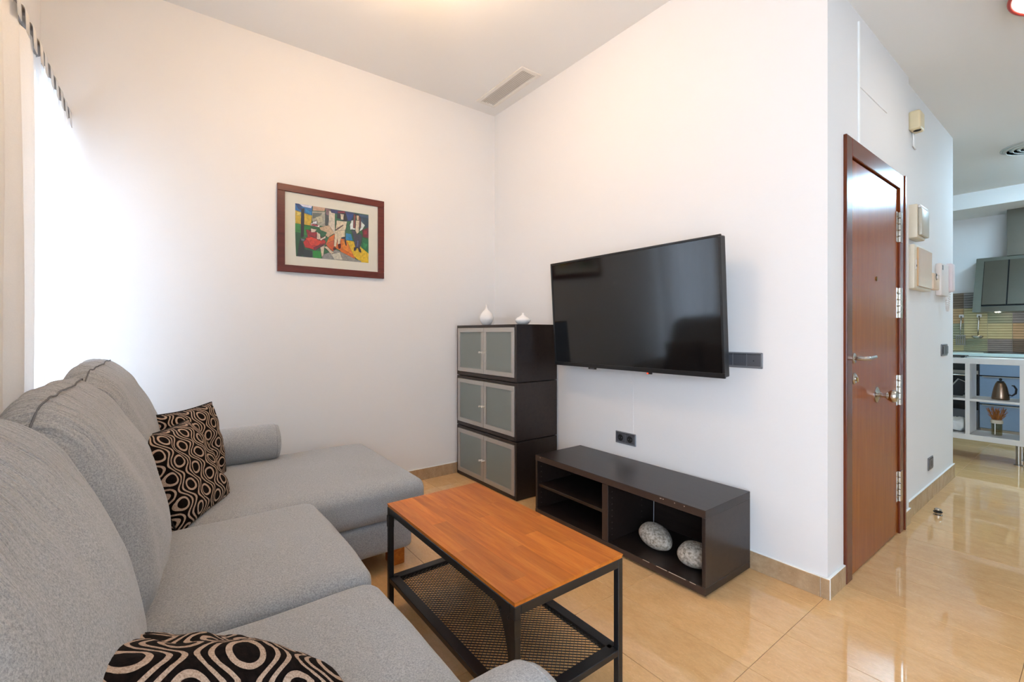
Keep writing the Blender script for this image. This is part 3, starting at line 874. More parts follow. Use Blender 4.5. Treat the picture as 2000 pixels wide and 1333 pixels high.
sh('#f28a1a', (1000, 830), (1160, 850), (1200, 1090), (1010, 990))
sh('#d95c12', (700, 900), (860, 820), (850, 1050), (760, 980))
sh('#f2c40f', (1090, 830), (1220, 850), (1390, 960), (1525, 1080), (1525, 1250), (1370, 1240), (1230, 1120))
sh('#1a87b4', (1080, 700), (1180, 720), (1210, 840), (1070, 830))
sh('#7f2430', (1400, 640), (1525, 600), (1525, 800), (1410, 770))
sh('#b0303a', (1430, 660), (1500, 650), (1490, 730), (1430, 730))
sh('#1f7a45', (1400, 780), (1525, 830), (1525, 1070), (1370, 960))
sh('#2f9a55', (1420, 870), (1500, 900), (1480, 990), (1410, 960))
sh('#9d978a', (620, 1100), (900, 1000), (1250, 1170), (1380, 1215), (1370, 1235), (850, 1180), (640, 1165))
sh('#d9cfb6', (790, 1080), (960, 1050), (1020, 1190), (860, 1180))
sh('#1f9a2a', (470, 1010), (610, 1030), (620, 1160), (470, 1140))
# tree trunk and chair
sh('#2b211f', (270, 280), (320, 260), (310, 760), (260, 780))
sh('#1c2a22', (250, 790), (330, 1000), (270, 1125), (200, 1115))
sh('#70787c', (250, 795), (450, 840), (450, 880), (270, 840))
sh('#23302a', (300, 990), (450, 1020), (460, 1140), (300, 1125))
# woman in red
sh('#d02a1c', (350, 640), (520, 680), (700, 850), (690, 900), (520, 1010), (330, 960), (300, 870), (380, 760))
sh('#e8421f', (340, 790), (460, 770), (640, 860), (560, 930), (440, 930))
sh('#7a1620', (480, 960), (690, 880), (620, 940), (500, 1020))
sh('#a51420', (370, 660), (520, 690), (530, 790), (400, 750))
sh('#eccfae', (430, 620), (540, 640), (500, 690), (440, 690))
sh('#f0e4d4', (440, 520), (600, 570), (580, 600), (430, 570))
sh('#f4eee8', (465, 500), (540, 480), (545, 540), (460, 540))
sh('#c2273c', (450, 545), (560, 560), (550, 580), (440, 565))
sh('#ead2b4', (540, 680), (600, 720), (610, 830), (540, 810))
sh('#ead2b4', (590, 810), (700, 750), (700, 790), (610, 840))
sh('#e6cda8', (600, 960), (680, 920), (660, 1090), (630, 1140))
sh('#e6cda8', (660, 940), (720, 940), (860, 1060), (800, 1080))
# woman in the middle
sh('#2f1c1a', (920, 340), (1070, 330), (1110, 470), (1040, 480), (960, 440), (910, 430))
sh('#9c2a38', (910, 310), (1050, 300), (1070, 340), (930, 340))
sh('#efd9b2', (970, 350), (1040, 360), (1030, 460), (980, 460))
sh('#ecd3a8', (900, 470), (1100, 490), (1080, 600), (1060, 680), (900, 690), (880, 640))
sh('#e9cfa2', (870, 660), (1060, 650), (1060, 780), (980, 800), (960, 920), (920, 910), (920, 780), (890, 950), (850, 940))
sh('#70402c', (880, 640), (900, 650), (1030, 560), (1020, 550))
sh('#7d1e1c', (930, 900), (980, 900), (970, 980), (940, 980))
sh('#5a1a20', (840, 960), (880, 960), (900, 990), (840, 1010))
sh('#2d2d3a', (990, 780), (1060, 770), (1090, 930), (1070, 920), (1050, 810), (990, 800))
# man
sh('#e9ecdc', (1180, 470), (1250, 460), (1260, 640), (1160, 640), (1150, 560))
sh('#e9ecdc', (1370, 480), (1450, 560), (1400, 640), (1340, 670), (1370, 590))
sh('#8a3b2e', (1230, 350), (1270, 370), (1250, 620), (1215, 600))
sh('#6d2f26', (1330, 380), (1370, 430), (1370, 600), (1330, 620))
sh('#1f1b2a', (1250, 350), (1330, 360), (1330, 400), (1250, 380))
sh('#e7bf92', (1280, 380), (1330, 380), (1330, 480), (1290, 500))
sh('#e9d3aa', (1270, 470), (1340, 470), (1330, 690), (1290, 720), (1260, 660))
sh('#4a4a55', (1190, 650), (1260, 660), (1300, 740), (1350, 700), (1400, 760), (1350, 980), (1260, 970), (1230, 820))
sh('#5b5f86', (1290, 830), (1330, 830), (1320, 960), (1280, 960))
sh('#3a2016', (1240, 960), (1290, 970), (1260, 1020), (1230, 1020))
sh('#3a2016', (1310, 960), (1370, 1000), (1370, 1060), (1330, 1040))
OUT = []
for i, (col, pts) in enumerate(CQ):
    if i < 1: continue
    n_ = len(pts)
    for k in range(n_):
        (xa, ya), (xb, yb) = pts[k], pts[(k+1) % n_]
        L_ = math.hypot(xb-xa, yb-ya) or 1; w_ = 3.2+2.6*((i*7+k*3) % 3)/2 if i > 33 else 2.0
        nx_, ny_ = -(yb-ya)/L_*w_, (xb-xa)/L_*w_
        mx_, my_ = (xa+xb)/2+ny_*2, (ya+yb)/2-nx_*2
        OUT.append((i, '#1d1815', ((xa-nx_*.3, ya-ny_*.3), (mx_-nx_, my_-ny_), (xb-nx_*.3, yb-ny_*.3), (xb+nx_*.3, yb+ny_*.3), (mx_+nx_, my_+ny_), (xa+nx_*.3, ya+ny_*.3))))
ALL = []
for i, (col, pts) in enumerate(CQ):
    ALL.append((col, pts)); ALL += [(c_, p_) for (q_, c_, p_) in OUT if q_ == i]
CQ = ALL
qy0, qy1, qz0, qz1 = -1.674, -1.166, 1.722, 2.085
me = bpy.data.meshes.new('print'); vv, ff, cc = [], [], []
for i, (col, pts) in enumerate(CQ):
    f = []
    for (x, y) in pts:
        u = (x-165)/1360; t_ = 175+190*u; v = (y-t_)/(940-55*u)
        u = min(1, max(0, u)); v = min(1, max(0, v))
        f.append(len(vv)); vv.append((.0122+.000008*i, qy0+(qy1-qy0)*u, qz1-(qz1-qz0)*v))
    ff.append(f); cc.append(srgb(col))
me.from_pydata([Vector(v)-ORG[pic] for v in vv], [], ff)
ca = me.color_attributes.new('ink', 'FLOAT_COLOR', 'CORNER')
k = 0
for p, c in zip(me.polygons, cc):
    for li in p.loop_indices: ca.data[li].color = c+(1,)
a = N('printed_ink'); vc = a.n('ShaderNodeVertexColor', layer_name='ink'); nz = a.noise(a.coords('Object'), 60, 4, .7)
br = a.ramp(nz, [(.35, (.62, .62, .62)), (.62, (1.12, 1.12, 1.12))])
mm = a.n('ShaderNodeMix', data_type='RGBA', blend_type='MULTIPLY'); mm.inputs[0].default_value = .8
a.l(vc.outputs[0], mm.inputs[6]); a.l(br, mm.inputs[7]); me.materials.append(a.set(mm.outputs[2], .6))
po = bpy.data.objects.new('print', me); C.objects.link(po); po.parent = pic; po['label'] = 'colourful print of seated figures'
q = new(); box(q, .016, .018, py0+fw_-.002, py1-fw_+.002, pz0+fw_-.002, pz1-fw_+.002); obj('glazing', q, M_glass, pic)

# ------------------------------------------------------------------ ceiling vents
M_vent = plain('white_vent_metal', '#e6e1d8', .5)
vx0, vx1, vy0, vy1 = .135, .765, -.288, -.098
vt = thing('ceiling_vent', 'rectangular white slatted air vent in the living-room ceiling', 'vent', ((vx0+vx1)/2, (vy0+vy1)/2, H))
def vb(name, *q, m=M_vent):
    b = new(); box(b, *q, bev=.0015, seg=1); return obj(name, b, m, vt)
e = .035
vb('frame_bar', vx0, vx1, vy0, vy0+e, H-.008, H); vb('frame_bar', vx0, vx1, vy1-e, vy1, H-.008, H)
vb('frame_bar', vx0, vx0+e, vy0+e, vy1-e, H-.008, H); vb('frame_bar', vx1-e, vx1, vy0+e, vy1-e, H-.008, H)
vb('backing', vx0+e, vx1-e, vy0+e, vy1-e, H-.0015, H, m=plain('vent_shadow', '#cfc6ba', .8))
for k in range(7):
    yy = vy0+e+.004+k*.0165
    b = new(); prism(b, [(yy, H-.0075), (yy+.009, H-.0075), (yy+.0125, H-.0012), (yy+.0095, H-.0012)], vx0+e, vx1-e, 'yz'); obj('slat', b, M_vent, vt)

dc = (3.0, 3.58)
rd = thing('round_diffuser', 'round slatted air diffuser in the kitchen ceiling', 'vent', (dc[0], dc[1], HH))
M_diff = plain('diffuser_grey_white', '#c9cbc4', .4)
b = new(); lathe(b, [(0, HH-.001), (.19, HH-.001), (.19, HH-.003), (0, HH-.003)], (dc[0], dc[1], 0), 40); obj('backing', b, M_darkgap, rd)
for k, r_ in enumerate((.205, .162, .122, .084, .046)):
    b = new(); lathe(b, [(r_, HH-.004), (r_-.026, HH-.022), (r_-.029, HH-.020), (r_-.004, HH-.002)], (dc[0], dc[1], 0), 40)
    obj('ring', b, M_diff, rd, True)
b = new(); lathe(b, [(.205, HH), (.215, HH-.003), (.205, HH-.006), (.2, HH-.004)], (dc[0], dc[1], 0), 40); obj('rim', b, M_diff, rd, True)

# ------------------------------------------------------------------ ceiling lamps
lc = (1.45, -1.45)
lp = thing('ceiling_lamp', 'warm white globe lamp hanging from the living-room ceiling', 'lamp', (lc[0], lc[1], H-.39))
b = new(); lathe(b, [(0, H-.02), (.06, H-.02), (.06, H), (0, H)], (lc[0], lc[1], 0), 32); lathe(b, [(.008, H-.02), (.008, H-.14)], (lc[0], lc[1], 0), 12); obj('ceiling_rose', b, M_white, lp, 'auto')
b = new(); lathe(b, [(.001, H-.13)]+[(.13*math.sin(t*PI/14), H-.26+.13*math.cos(t*PI/14)) for t in range(1, 14)]+[(.001, H-.39)], (lc[0], lc[1], 0), 40); obj('globe', b, emit('warm_opal_glass', '#ffd8ab', LAMP_LIVING), lp, True)
hc = (3.34, .85)
lp = thing('hall_lamp', 'round white ceiling lamp with red rim, lit, in the hall', 'lamp', (hc[0], hc[1], HH-.08))
b = new(); lathe(b, [(0, HH-.045), (.245, HH-.045), (.245, HH-.025), (.10, HH-.012), (.10, HH), (0, HH)], (hc[0], hc[1], 0), 48); obj('base', b, M_white, lp, 'auto')
b = new(); lathe(b, [(0, HH-.075), (.14, HH-.073), (.21, HH-.066), (.24, HH-.052), (.24, HH-.046), (0, HH-.046)], (hc[0], hc[1], 0), 48); obj('diffuser', b, emit('white_opal_glass', '#fff6e8', LAMP_HALL), lp, True)
b = new(); tube(b, [(hc[0]+.248*math.cos(t*PI/32), hc[1]+.248*math.sin(t*PI/32), HH-.05) for t in range(64)], .009, 8, closed=True)
obj('rim', b, plain('red_rim_plastic', '#b0382c', .35), lp, True, label='thin red rim')
kc = (3.42, 3.95)
lp = thing('kitchen_lamp', 'long cool-white tube lamp on the kitchen ceiling', 'lamp', (kc[0], kc[1], HH-.06))
b = new(); box(b, kc[0]-.09, kc[0]+.09, kc[1]-.64, kc[1]+.64, HH-.025, HH, .004); obj('housing', b, M_white, lp)
b = new(); box(b, kc[0]-.075, kc[0]+.075, kc[1]-.61, kc[1]+.61, HH-.06, HH-.025, .02, 3); obj('diffuser', b, emit('cool_opal_plastic', '#b4dcf6', LAMP_KITCHEN), lp, True)

# ------------------------------------------------------------------ hall wall fittings
al = thing('alarm_siren', 'small cream alarm box high on the hall wall near the ceiling', 'alarm', (XF, 1.50, 2.42))
b = new(); box(b, XF, XF+.06, 1.44, 1.56, 2.505, 2.625, .014, 3); obj('case', b, M_cream, al, 'auto')
b = new(); lathe(b, [(0, -.001), (.020, -.001), (.020, .002), (0, .002)], (XF+.035, 1.49, 2.505), 20); obj('speaker_hole', b, M_darkgap, al)
b = new(); tube(b, [(XF+.008, 1.52, 2.505), (XF+.01, 1.525, 2.47), (XF+.007, 1.54, 2.425), (XF+.005, 1.60, 2.42)], .005, 8); obj('lead', b, M_trim_white, al, True)

fb = thing('fuse_box', 'cream surface-mounted box with grey cover, upper of the two on the hall wall', 'electrical box', (XF, 1.53, 1.80))
b = new(); box(b, XF, XF+.055, 1.40, 1.60, 1.80, 2.015, .01, 2); obj('case', b, M_cream2, fb, 'auto')
b = new(); box(b, XF+.055, XF+.075, 1.405, 1.597, 1.815, 1.985, .006, 2); obj('cover', b, plain('grey_beige_cover', '#b9b3a2', .35), fb, 'auto')
b = new(); box(b, XF+.055, XF+.068, 1.405, 1.597, 1.988, 2.008, .004, 2); obj('top_strip', b, M_white, fb, 'auto')
mb = thing('meter_box', 'cream box with beige wood-tone door, lower of the two on the hall wall', 'electrical box', (XF, 1.58, 1.48))
b = new(); box(b, XF, XF+.045, 1.375, 1.80, 1.478, 1.758, .006, 2); obj('case', b, M_cream2, mb, 'auto')
b = new(); box(b, XF+.045, XF+.054, 1.43, 1.79, 1.495, 1.742, .002, 1); dd = obj('door', b, plain('beige_door', '#cda77f', .22), mb)
b = new(); box(b, XF+.045, XF+.05, 1.392, 1.406, 1.60, 1.66, .001, 1); lt = obj('latch', b, M_offwhite, mb)
b = new(); box(b, XF+.05, XF+.052, 1.396, 1.402, 1.615, 1.628); obj('slot', b, M_darkgap, lt)

ip = thing('intercom', 'off-white wall intercom with handset and coiled cord by the hall wall end', 'intercom', (XF, 2.36, 1.48))
b = new(); box(b, XF, XF+.035, 2.20, 2.44, 1.475, 1.715, .008, 2); obj('body', b, M_offwhite, ip, 'auto')
b = new(); box(b, XF+.012, XF+.055, 2.455, 2.545, 1.515, 1.735, .014, 3); hs_ = obj('handset', b, plain('pinkish_white_plastic', '#e6d7d6', .4), ip, 'auto')
b = new(); box(b, XF+.035, XF+.038, 2.215, 2.24, 1.665, 1.70, .001, 1); obj('button', b, M_greyframe, ip)
b = new()
pts = []
for k in range(160):
    t_ = k/159; a_ = k*.9
    base = Vector((XF+.03, 2.52-.16*math.sin(t_*PI)*.9+.0*t_, 1.515-.17*math.sin(t_*PI)))
    base.y = 2.50+(.0-.14)*t_; base.z = 1.515-.04*t_-.13*math.sin(t_*PI)
    pts.append(base+Vector((.006*math.cos(a_), .006*math.sin(a_), 0)))
tube(b, pts, .0028, 5); obj('coiled_cord', b, M_offwhite, ip, True)
db = thing('door_chime', 'small beige device with dark dial beside the meter box', 'device', (XF, 2.02, 1.49))
b = new(); box(b, XF, XF+.04, 1.93, 2.10, 1.505, 1.62, .008, 2); obj('case', b, plain('peach_beige_plastic', '#d9bb9c', .4), db, 'auto')
b = new(); lathe(b, [(0, .042), (.020, .042), (.026, .039), (.026, .036), (0, .036)], (XF, 2.0, 1.595), 24, 'x'); obj('dial', b, M_blackplastic, db, 'auto')
b = new(); lathe(b, [(0, .052), (.013, .050), (.014, .04), (0, .04)], (XF, 2.0, 1.59), 20, 'x'); obj('cap', b, M_offwhite, db, 'auto')
b = new(); lathe(b, [(0, 0), (.024, 0), (.024, .004), (.017, .008), (.017, .032), (.020, .036), (.014, .042), (0, .042)], (2.70, 1.66, 0), 24)
ds = obj('door_stopper', b, M_chrome, None, 'auto'); tag(ds, 'small metal door stopper standing on the hall floor', 'door stopper')
b = new(); tube(b, [(2.70+.019*math.cos(t*PI/12), 1.66+.019*math.sin(t*PI/12), .022) for t in range(24)], .005, 6, closed=True); obj('rubber_ring', b, M_blackplastic, ds, True)

# ------------------------------------------------------------------ kitchen
# ribbed backsplash tiles
bm = new(); box(bm, XK, XR, YK-.004, YK, .96, 1.70)
splash = struct('trim_2', bm, plain('tile_adhesive', '#c9c2ae', .8), label='backsplash of ribbed tiles behind the worktop')
def m_rib(name, hexc):
    return plain(name, hexc, .25, 0, .10)
pal = [m_rib('brown_ribbed_tile', '#85725f'), m_rib('sand_ribbed_tile', '#d3b083'), m_rib('olive_ribbed_tile', '#aeb092'), m_rib('straw_ribbed_tile', '#d3c89b'), m_rib('lilac_grey_ribbed_tile', '#9d9590')]
groove = [m_rib('brown_tile_groove', '#6d5d4c'), m_rib('sand_tile_groove', '#a98d62'), m_rib('olive_tile_groove', '#83866a'), m_rib('straw_tile_groove', '#aca174'), m_rib('lilac_tile_groove', '#7d7672')]
tw, tH = .208, .1935
order = [[4, 0, 4, 2, 1], [1, 1, 3, 2, 4], [2, 2, 3, 3, 1], [3, 3, 2, 4, 0]]
for row in range(4):
    z1 = 1.698-row*tH; z0 = max(z1-tH, .962)
    for k in range(9):
        x0 = 1.845+k*tw; x1 = x0+tw
        b = new(); box(b, x0+.001, x1-.001, YK-.008, YK-.004, z0+.001, z1-.001, mi=1)
        nr = 6; rh = (z1-z0-.004)/nr
        for q in range(nr):
            zz = z0+.002+q*rh
            prism(b, [(YK-.008, zz+.0035), (YK-.016, zz+.006), (YK-.016, zz+rh-.006), (YK-.008, zz+rh-.0035)], x0+.002, x1-.002, 'yz')
        pi_ = order[row][k % 5]; obj('tile', b, [pal[pi_], groove[pi_]], splash)

# back run of cabinets
M_blue = plain('blue_grey_satin_front', '#7f93ab', .3)
base_c = thing('drawer_unit', 'blue-grey kitchen drawer unit behind the white shelf', 'cabinet', (3.0, 5.38, 0))
b = new(); box(b, 2.47, 3.67, 5.09, YK-.005, .1, .92); obj('carcass', b, M_darkgap, base_c)
b = new(); box(b, 2.47, 3.67, 5.15, 5.6, 0, .1); obj('plinth', b, M_steel, base_c)
for c0, c1 in ((2.475, 3.07), (3.075, 3.665)):
    for z0, z1 in ((.105, .372), (.384, .695), (.708, .905)):
        b = new(); box(b, c0, c1, 5.07, 5.09, z0, z1, .002, 1); dr = obj('drawer_front', b, M_blue, base_c)
        b = new(); box(b, c0+.02, c1-.02, 5.062, 5.075, z1-.006, z1+.003, .001, 1); obj('grip', b, M_alu, dr)
ov = thing('oven', 'black built-in oven with grey band seen behind the white shelf', 'oven', (2.17, 5.38, .1))
b = new(); box(b, 1.872, 2.468, 5.09, YK-.005, .0, .92); obj('body', b, M_greyplate, ov)
b = new(); box(b, 1.875, 2.465, 5.07, 5.09, .76, .905, .003, 1); cp = obj('control_panel', b, M_blackplastic, ov)
b = new()
for k in range(3): box(b, 2.19, 2.24, 5.0690, 5.0698, .80+k*.022, .808+k*.022)
box(b, 2.19, 2.198, 5.0690, 5.0698, .80, .852); obj('lettering', b, M_white, cp)
b = new(); box(b, 1.875, 2.465, 5.07, 5.09, .30, .755, .003, 1); od = obj('oven_door', b, N('black_oven_glass').set(srgb('#0e0f11'), .08), ov)
b = new(); box(b, 1.875, 2.465, 5.066, 5.072, .715, .755, .001, 1); obj('steel_band', b, M_steel, od)
b = new(); tube(b, [(1.92, 5.035, .70), (2.42, 5.035, .70)], .009, 10); obj('handle', b, M_steel, od, True)
b = new(); box(b, 1.875, 2.465, 5.07, 5.09, .1, .295, .003, 1); obj('lower_drawer', b, M_greyplate, ov)
cab = thing('corner_cabinet', 'blue-grey kitchen base cabinet left of the oven', 'cabinet', (1.35, 5.38, 0))
b = new(); box(b, XK+.01, 1.868, 5.09, YK-.005, 0, .92); obj('carcass', b, M_greyplate, cab)
b = new(); box(b, XK+.02, 1.865, 5.07, 5.09, .1, .905, .002, 1); obj('door', b, M_blue, cab)
M_top = plain('pale_glass_worktop', '#cfe3df', .12)
b = new(); box(b, XK+.005, 3.67, 5.04, YK-.02, .922, .960, .003, 1); tag(obj('worktop', b, M_top), 'pale glassy worktop along the kitchen back wall', 'worktop')
ck = thing('cooktop', 'black glass cooktop on the kitchen worktop below the hood', 'cooktop', (2.85, 5.35, .960))
b = new(); box(b, 2.5, 3.2, 5.12, 5.58, .9602, .966, .002, 1); obj('glass', b, M_blackplastic, ck)
for (x, y, r_) in ((2.68, 5.24, .09), (2.68, 5.46, .07), (3.02, 5.24, .07), (3.02, 5.46, .09)):
    b = new(); tube(b, [(x+r_*math.cos(t*PI/16), y+r_*math.sin(t*PI/16), .9662) for t in range(32)], .0012, 4, closed=True); obj('burner_ring', b, M_greyframe, ck)

# hood
M_hood = plain('dark_brushed_steel', '#77756b', .3, .9)
M_hoodf = plain('hood_body_steel', '#8b9189', .35, .9)
hd = thing('cooker_hood', 'slanted stainless cooker hood with four framed panels on the kitchen wall', 'hood', (2.85, 5.5, 1.43))
hx0, hx1 = 2.405, 3.30
def hood_pt(u, v, d=0):   # u along x, v up the slanted face
    return Vector((hx0+u*(hx1-hx0), 5.30+.16*(1-v)*-1+.13*v-d, 1.44+.65*v))
b = new()
prism(b, [(5.14, 1.435), (5.43, 2.09), (YK-.02, 2.09), (YK-.02, 1.435)], hx0, hx1, 'yz'); obj('body', b, M_hoodf, hd)
def slant(name, x0, x1, v0, v1, off, th_, m, parent):
    b = new(); n_ = Vector((0, -.655, .29)).normalized()
    def P(x, v): return Vector((x, 5.14+.29*v, 1.435+.655*v))
    q = [P(x0, v0), P(x1, v0), P(x1, v1), P(x0, v1)]
    A = [b.verts.new(p+n_*off) for p in q]; B = [b.verts.new(p+n_*(off+th_)) for p in q]
    b.faces.new(A[::-1]); b.faces.new(B)
    for i in range(4): b.faces.new((A[i], A[(i+1) % 4], B[(i+1) % 4], B[i]))
    return obj(name, b, m, parent)
pw = .19
for k in range(4):
    x0 = hx0+.075+k*(pw+.012)
    g_ = slant('panel_gap', x0-.006, x0+pw+.006, .10, .93, .0, .004, M_darkgap, hd)
    slant('panel', x0, x0+pw, .12, .92, .004, .010, M_hood, g_)
slant('lower_strip', hx0+.07, hx1-.03, .0, .09, 0, .006, M_hood, hd)
b = new(); lathe(b, [(0, -.003), (.022, -.003), (.022, 0), (0, 0)], (2.6, 5.25, 1.435), 20); obj('hood_light', b, emit('hood_led', '#fff0d8', 90), hd)
b = new(); box(b, 2.655, 2.95, 5.42, YK-.005, 2.09, 2.629, .002, 1); obj('chimney', b, M_hood, hd)

# hanging utensils
def utensil(x, label, kind):
    t = thing('hanging_'+kind, label, 'utensil', (x, YK-.03, 1.4), group='utensils hanging on the tiles')
    b = new(); box(b, x-.022, x+.022, YK-.042, YK-.016, 1.385, 1.425, .005, 2); obj('hook', b, M_white, t)
    b = new(); tube(b, [(x, YK-.048, 1.405), (x-.002, YK-.052, 1.34), (x-.006, YK-.056, 1.24), (x-.008, YK-.052, 1.165)], [.009, .008, .007, .005], 8); obj('handle', b, M_chrome, t, True)
    if kind == 'turner':
        for k in range(5):
            b = new(); box(b, x-.05+k*.019, x-.038+k*.019, YK-.053, YK-.049, 1.055, 1.150, .001, 1); obj('tine', b, M_steel, t)
        b = new(); box(b, x-.052, x+.042, YK-.053, YK-.049, 1.150, 1.167, .001, 1); obj('blade_top', b, M_steel, t)
        b = new(); box(b, x-.052, x+.042, YK-.053, YK-.049, 1.040, 1.056, .001, 1); obj('blade_edge', b, M_steel, t)
    else:
        b = new(); lathe(b, [(.001, -.04), (.03, -.034), (.052, -.015), (.056, 0), (.053, 0), (.048, -.014), (.027, -.03), (.001, -.036)], (x-.008, YK-.085, 1.158), 24); obj('bowl', b, M_chrome, t, True)
utensil(2.242, 'slotted metal turner hanging on the kitchen tiles', 'turner')
utensil(2.40, 'metal ladle hanging on the kitchen tiles', 'ladle')

# white open shelf unit
M_shelf = plain('white_melamine', '#dedbd6', .3)
sx0, sx1, sy0, sy1 = 1.95, 3.25, 3.68, 4.03
su = thing('open_shelf_unit', 'white open shelf unit on metal legs dividing the kitchen', 'shelf', ((sx0+sx1)/2, (sy0+sy1)/2, 0))
def sb(name, *q): 
    b = new(); box(b, *q, bev=.0015, seg=1); return obj(name, b, M_shelf, su)
sb('top_board', sx0, sx1, sy0, sy1, .902, .955); sb('bottom_board', sx0, sx1, sy0, sy1, .182, .232)
for x0, x1 in ((sx0, sx0+.05), (2.548, 2.58), (2.895, 2.945), (sx1-.05, sx1)): sb('upright', x0, x1, sy0, sy1, .232, .902)
for x0, x1 in ((sx0+.05, 2.548), (2.58, 2.895), (2.945, sx1-.05)): sb('shelf_board', x0, x1, sy0, sy1, .550, .570)
for lx, ly in ((2.885, 3.73), (2.885, 3.98), (2.05, 3.73), (2.05, 3.98), (3.18, 3.73), (3.18, 3.98)):
    b = new(); lathe(b, [(0, 0), (.03, 0), (.03, .008), (.017, .012), (.017, .182), (0, .182)], (lx, ly, 0), 18); obj('leg', b, M_steel, su, 'auto')
# kettle
kt = thing('kettle', 'brushed steel kettle with black handle on the middle shelf', 'kettle', (2.768, 3.85, .570))
b = new(); lathe(b, [(0, 0), (.058, 0), (.06, .012), (.056, .05), (.046, .11), (.034, .15), (.028, .162), (0, .166)], (2.762, 3.85, .570), 32); obj('body', b, plain('bronze_tinted_steel', '#8d7866', .25, 1), kt, True)
b = new(); lathe(b, [(0, .172), (.010, .178), (.012, .19), (.006, .198), (0, .199)], (2.762, 3.85, .570), 16); 
lathe(b, [(.027, .162), (.022, .172), (0, .176)], (2.762, 3.85, .570), 20); obj('lid_knob', b, M_blackplastic, kt, True)
b = new(); tube(b, [(2.806, 3.85, .622), (2.835, 3.852, .612), (2.857, 3.853, .635), (2.861, 3.853, .675), (2.846, 3.853, .705), (2.832, 3.853, .705)], [.006, .007, .008, .008, .007, .005], 8); obj('handle', b, M_blackplastic, kt, True)
b = new(); tube(b, [(2.762, 3.895, .63), (2.762, 3.92, .66), (2.762, 3.93, .70)], [.014, .009, .007], 10); obj('spout', b, plain('bronze_tinted_steel_spout', '#8d7866', .25, 1), kt, True)
# jar with dried plant
jr = thing('jar_with_dried_plant', 'glass jar with white collar holding a dry orange plant on the lower shelf', 'plant', (2.738, 3.85, .232))
b = new(); lathe(b, [(0, 0), (.033, 0), (.036, .008), (.036, .125), (.033, .125), (.033, .01), (0, .008)], (2.738, 3.85, .232), 24); obj('jar', b, m_glass('jar_glass', '#e9e4d2', .02, 1), jr, True)
b = new(); lathe(b, [(.034, .11), (.042, .112), (.042, .142), (.034, .144), (.0, .143)], (2.738, 3.85, .232), 24); obj('collar', b, M_cream2, jr, 'auto')
b = new(); box(b, 2.728, 2.734, 3.805, 3.812, .24, .345); obj('label_strip', b, M_white, jr)
M_dry = plain('dry_orange_stems', '#a8692f', .9)
b = new()
for k in range(120):
    a_ = random.uniform(0, 2*PI); r_ = random.uniform(.0, .075); h_ = random.uniform(.04, .12)
    p0 = Vector((2.738+r_*.4*math.cos(a_), 3.85+r_*.4*math.sin(a_), .372)); p1 = Vector((2.738+r_*math.cos(a_), 3.85+r_*math.sin(a_), .372+h_))
    tube(b, [p0, (p0+p1)/2+Vector((random.uniform(-.006, .006), 0, .004)), p1], [.0013, .0016, .0022], 3)
obj('dry_stems', b, M_dry, jr, kind='stuff')
# things in the left bays
tr = thing('serving_tray', 'black tray with pale rim leaning in the left bay of the white shelf', 'tray', (2.43, 3.86, .570))
b = new(); prism(b, [(2.36, .572), (2.50, .572), (2.54, .70), (2.47, .735)], 3.90, 3.915, 'xz'); obj('panel', b, M_blackplastic, tr)
b = new(); tube(b, [(2.36, 3.897, .574), (2.47, 3.897, .737), (2.54, 3.897, .702)], .006, 8); obj('rim', b, M_alu, tr, True)
b = slab((.085, .09, .06), .05, 12, (0, 0, 0), 0, 0, lambda p, ux, uy, uz: p+Vector((noise.noise(p*22), noise.noise(p*22+Vector((5, 0, 0))), noise.noise(p*22+Vector((0, 7, 0)))))*.022)
b.transform(Matrix.Translation((2.46, 3.84, .232+.066)))
zmin = min(v.co.z for v in b.verts); b.transform(Matrix.Translation((0, 0, .2325-zmin)))
tag(obj('plastic_bag', b, M_white, None, True), 'crumpled white bag in the lower left bay of the white shelf', 'bag')
hb = thing('hob_stand', 'low black stand on top of the white shelf unit', 'stand', (2.47, 3.84, .955))
b = new(); box(b, 2.36, 2.54, 3.74, 3.92, .963, .975, .003, 1); obj('plate', b, M_blackplastic, hb)
for x, y in ((2.38, 3.76), (2.52, 3.76), (2.38, 3.90), (2.52, 3.90)):
    b = new(); lathe(b, [(0, 0), (.012, 0), (.012, .009), (0, .009)], (x, y, .955), 12); obj('foot', b, M_blackplastic, hb)
b = new(); lathe(b, [(0, 0), (.035, 0), (.075, .05), (.08, .07), (.076, .07), (.033, .006), (0, .006)], (2.30, 4.86-1.0+.02, .955), 28)
tag(obj('glass_bowl', b, plain('turquoise_glass', '#bfe6e2', .1), None, True), 'pale turquoise bowl at the left end of the shelf top', 'bowl')

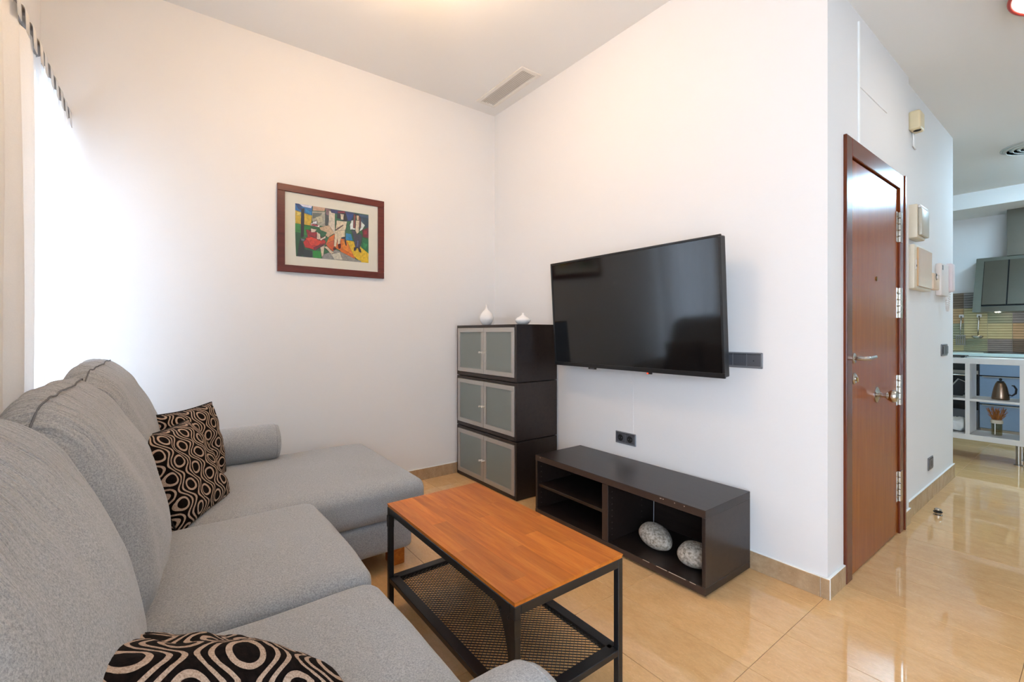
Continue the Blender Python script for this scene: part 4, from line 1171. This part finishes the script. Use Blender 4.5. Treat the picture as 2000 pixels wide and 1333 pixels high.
# ------------------------------------------------------------------ curtains
RY, RZ = -2.795, 2.36
rod = thing('curtain_rod', 'grey metal curtain rod along the window wall', 'curtain rod', (1.4, RY, RZ))
b = new(); tube(b, [(.02, RY, RZ), (2.75, RY, RZ)], .015, 14); M_rod = plain('grey_steel_rod', '#7d746e', .4, .4); obj('rod', b, M_rod, rod, True)
for x in (.045, 1.42, 2.70):
    b = new(); box(b, x-.008, x+.008, YW, RY, RZ-.006, RZ+.006, .001, 1); obj('bracket', b, M_rod, rod)
def curtain(name, label, x0, x1, period, amp, m, seed=0):
    zt = RZ-.028
    n = int((x1-x0)/.007); zs = [.03+(zt-.03)*k/26 for k in range(27)]
    b = new(); rows = []
    for z in zs:
        t = z/zt; row = []
        for i in range(n+1):
            u = i/n; x = x0+(x1-x0)*u
            ph = 2*PI*(x/period)+1.2*noise.noise(Vector((x*3, seed, 0)))
            y = RY+amp*(math.sin(ph)*(.95-.45*t**6)+.35*(1-t)*math.sin(ph*.5+seed))+.014*(1-t)*noise.noise(Vector((x*8, z*1.5, seed)))
            row.append(b.verts.new((x+.012*(1-t)*noise.noise(Vector((x*5, z, seed))), y, z)))
        rows.append(row)
    for A, B in zip(rows, rows[1:]):
        for i in range(n): b.faces.new((A[i], A[i+1], B[i+1], B[i]))
    t = thing(name, label, 'curtain', ((x0+x1)/2, RY, .03))
    obj('fabric', b, m, t, True)
    k = 0
    while x0+.03+k*.118 < x1-.02:                 # fabric tabs looped over the rod
        x = x0+.035+k*.118
        pts = [(RY+.022, zt-.05)]+[(RY+.019*math.cos(a*PI/8), RZ+.019*math.sin(a*PI/8)) for a in range(9)]+[(RY-.022, zt-.05)]
        q = new(); A = [q.verts.new((x-.026, y, z)) for y, z in pts]; B = [q.verts.new((x+.026, y, z)) for y, z in pts]
        for i in range(len(pts)-1): q.faces.new((A[i], B[i], B[i+1], A[i+1]))
        o = obj('tab', q, m, t, True); md = o.modifiers.new('cloth', 'SOLIDIFY'); md.thickness = .002; md.offset = 1
        k += 1
    return t
curtain('sheer_curtain', 'bright white sheer curtain in the room corner over the window', .06, .74, .12, .030, M_sheer, 1.3)
curtain('linen_curtain', 'beige linen curtain hanging at the left photo edge behind the sofa', .735, 2.65, .21, .027, M_curtain, 4.1)
